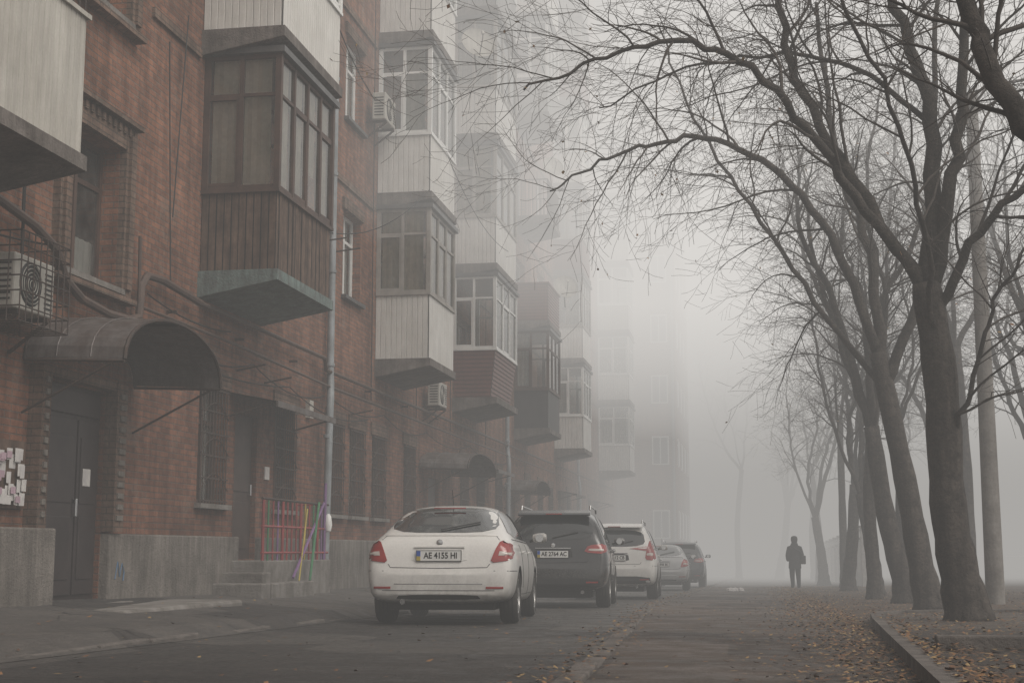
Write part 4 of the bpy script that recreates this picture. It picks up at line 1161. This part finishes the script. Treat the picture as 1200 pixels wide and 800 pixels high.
# ---------------------------------------------------------------- pedestrian
def person(loc,yaw):
    J={'pel':((0,0,.93),.19),'wa':((0,.0,1.08),.185),'ch':((0,0,1.28),.20),'sh':((0,0,1.41),.15),'nk':((0,0,1.50),.08),'hd0':((0,.01,1.59),.11),'hd1':((0,.015,1.66),.118),'hd2':((0,.01,1.73),.08),
       'hl':((-.09,0,.86),.13),'kl':((-.095,.05,.50),.095),'al':((-.09,-.02,.11),.068),'tl':((-.10,.12,.05),.055),
       'hr':((.09,0,.86),.13),'kr':((.10,-.04,.50),.095),'ar':((.10,-.14,.12),.068),'tr':((.11,.0,.05),.055),
       'sl':((-.18,0,1.38),.10),'el':((-.25,-.04,1.12),.085),'wl':((-.21,.08,.94),.07),
       'sr':((.18,0,1.38),.10),'er':((.25,-.04,1.12),.085),'wr':((.21,.08,.94),.07)}
    E=[('pel','wa'),('wa','ch'),('ch','sh'),('sh','nk'),('nk','hd0'),('hd0','hd1'),('hd1','hd2'),('pel','hl'),('hl','kl'),('kl','al'),('al','tl'),('pel','hr'),('hr','kr'),('kr','ar'),('ar','tr'),
       ('sh','sl'),('sl','el'),('el','wl'),('sh','sr'),('sr','er'),('er','wr')]
    keys=list(J); me=bpy.data.meshes.new('figure'); me.from_pydata([J[k][0] for k in keys],[(keys.index(a),keys.index(b)) for a,b in E],[])
    e=empty('pedestrian',loc); e.rotation_euler=(0,0,rad(yaw))
    o=bpy.data.objects.new('figure',me); COL.objects.link(o)
    bpy.context.view_layer.objects.active=o
    o.modifiers.new('k','SKIN'); 
    for i,k in enumerate(keys): me.skin_vertices[0].data[i].radius=(J[k][1],J[k][1]*(.75 if k in('pel','wa','ch','sh') else 1)); me.skin_vertices[0].data[i].use_root=(k=='pel')
    md2=o.modifiers.new('s','SUBSURF'); md2.levels=2
    bpy.context.view_layer.update()
    bpy.ops.object.modifier_apply(modifier='k'); bpy.ops.object.modifier_apply(modifier='s')
    me=o.data; 
    for m in ('coat','trousers','skin','black'): me.materials.append(M[m])
    for p in me.polygons:
        z=p.center.z; p.use_smooth=True
        p.material_index = 3 if z<.11 else 1 if z<.80 else 0 if z<1.52 else (2 if (p.center.y>.03 and z<1.69) else 3)
    o.parent=e
    mb=MB()
    mb.lathe([(.17,1.15),(.195,1.0),(.215,.82),(.22,.70),(.205,.69),(.19,.72)],20,'coat',(0,0,0),'z')
    mb.lathe([(.12,1.45),(.125,1.50),(.115,1.56),(.08,1.56)],16,'coat',(0,0,0),'z')
    mb.lathe([(.112,1.64),(.118,1.71),(.10,1.78),(.05,1.81),(.001,1.815)],18,'black',(0,.01,0),'z')
    o2=mb.obj('coat_and_cap',e,smooth=True); o2.scale=(1,.85,1)
    mb=MB(); mb.box(.20,.36,-.17,.13,.84,1.14,'black'); mb.obj('shoulder_bag',e,bevel=.03)
    mb=MB(); mb.tube([(.29,-.06,1.12),(.17,-.17,1.28),(0,-.175,1.38),(-.14,-.06,1.50),(-.1,.12,1.42),(.1,.18,1.25),(.29,.06,1.12)],.014,5,'black')
    mb.lathe([(.001,-.02),(.016,0),(.001,.03)],8,'skin',(0,.115,1.63),'y')
    for s in (-1,1): mb.lathe([(.001,-.004),(.012,0),(.001,.006)],8,'black',(s*.033,.108,1.655),'y'); mb.lathe([(.001,-.01),(.028,0),(.001,.01)],8,'skin',(s*.10,.0,1.635),'x')
    mb.obj('strap_and_face',e)
person((1.20,51,gz(1.20,51)+.01),8)

# ---------------------------------------------------------------- fog: homogeneous banks of mist (absorption + added emission imitating scattered light)
def fog(name,z0,z1,y0,dens,glow,w=300):
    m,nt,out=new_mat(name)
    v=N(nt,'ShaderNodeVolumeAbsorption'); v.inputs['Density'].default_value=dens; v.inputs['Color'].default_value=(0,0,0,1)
    e=N(nt,'ShaderNodeEmission'); e.inputs['Color'].default_value=(1.0,.97,.93,1); e.inputs['Strength'].default_value=dens*glow
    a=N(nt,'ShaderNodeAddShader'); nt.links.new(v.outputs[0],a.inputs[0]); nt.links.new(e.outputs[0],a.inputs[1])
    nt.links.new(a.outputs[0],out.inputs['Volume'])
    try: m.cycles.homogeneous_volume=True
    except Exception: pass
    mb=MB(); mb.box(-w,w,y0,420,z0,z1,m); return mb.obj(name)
fog('thin_glowing_mist',-12,36,-120,.0070,.50,310)
fog('glowing_fog_bank_high',6.8,35.7,24,.030,.82,299)
fog('far_glowing_fog_low',-11.8,10,54,.036,.32,298)
fog('far_glowing_fog_high',10.02,35.5,54.5,.034,.70,297)

# ---------------------------------------------------------------- world, sun, camera
w=bpy.data.worlds.new('World'); scn.world=w; w.use_nodes=True; nt=w.node_tree; nt.nodes.clear()
sky=N(nt,'ShaderNodeTexSky'); sky.sky_type='NISHITA'; sky.sun_disc=False
el,az=50,120
sky.sun_elevation=rad(el); sky.sun_rotation=rad(az); sky.dust_density=4; sky.air_density=1
hs=N(nt,'ShaderNodeHueSaturation'); hs.inputs['Saturation'].default_value=.12
bg=N(nt,'ShaderNodeBackground'); bg.inputs['Strength'].default_value=.15
tint=mix(nt,1.0,hs.outputs[0],(1.06,1.0,.93),'MULTIPLY')
wo=N(nt,'ShaderNodeOutputWorld')
nt.links.new(sky.outputs[0],hs.inputs['Color']); nt.links.new(tint,bg.inputs['Color']); nt.links.new(bg.outputs[0],wo.inputs['Surface'])
sd=bpy.data.lights.new('sun','SUN'); sd.energy=1.3; sd.angle=rad(40); sd.color=(1,.96,.90)
so=bpy.data.objects.new('sun',sd); COL.objects.link(so)
dirv=Vector((math.sin(rad(az))*math.cos(rad(el)),math.cos(rad(az))*math.cos(rad(el)),math.sin(rad(el))))
so.rotation_euler=dirv.to_track_quat('Z','Y').to_euler()
cam=bpy.data.cameras.new('camera'); co=bpy.data.objects.new('camera',cam); COL.objects.link(co)
co.location=(0,0,.65); co.rotation_euler=(rad(90+8.36),0,rad(9.77)); cam.lens=50; cam.sensor_width=36; cam.clip_end=2000
scn.camera=co
scn.view_settings.view_transform='Standard'; scn.view_settings.look='None'; scn.view_settings.exposure=0; scn.view_settings.gamma=1
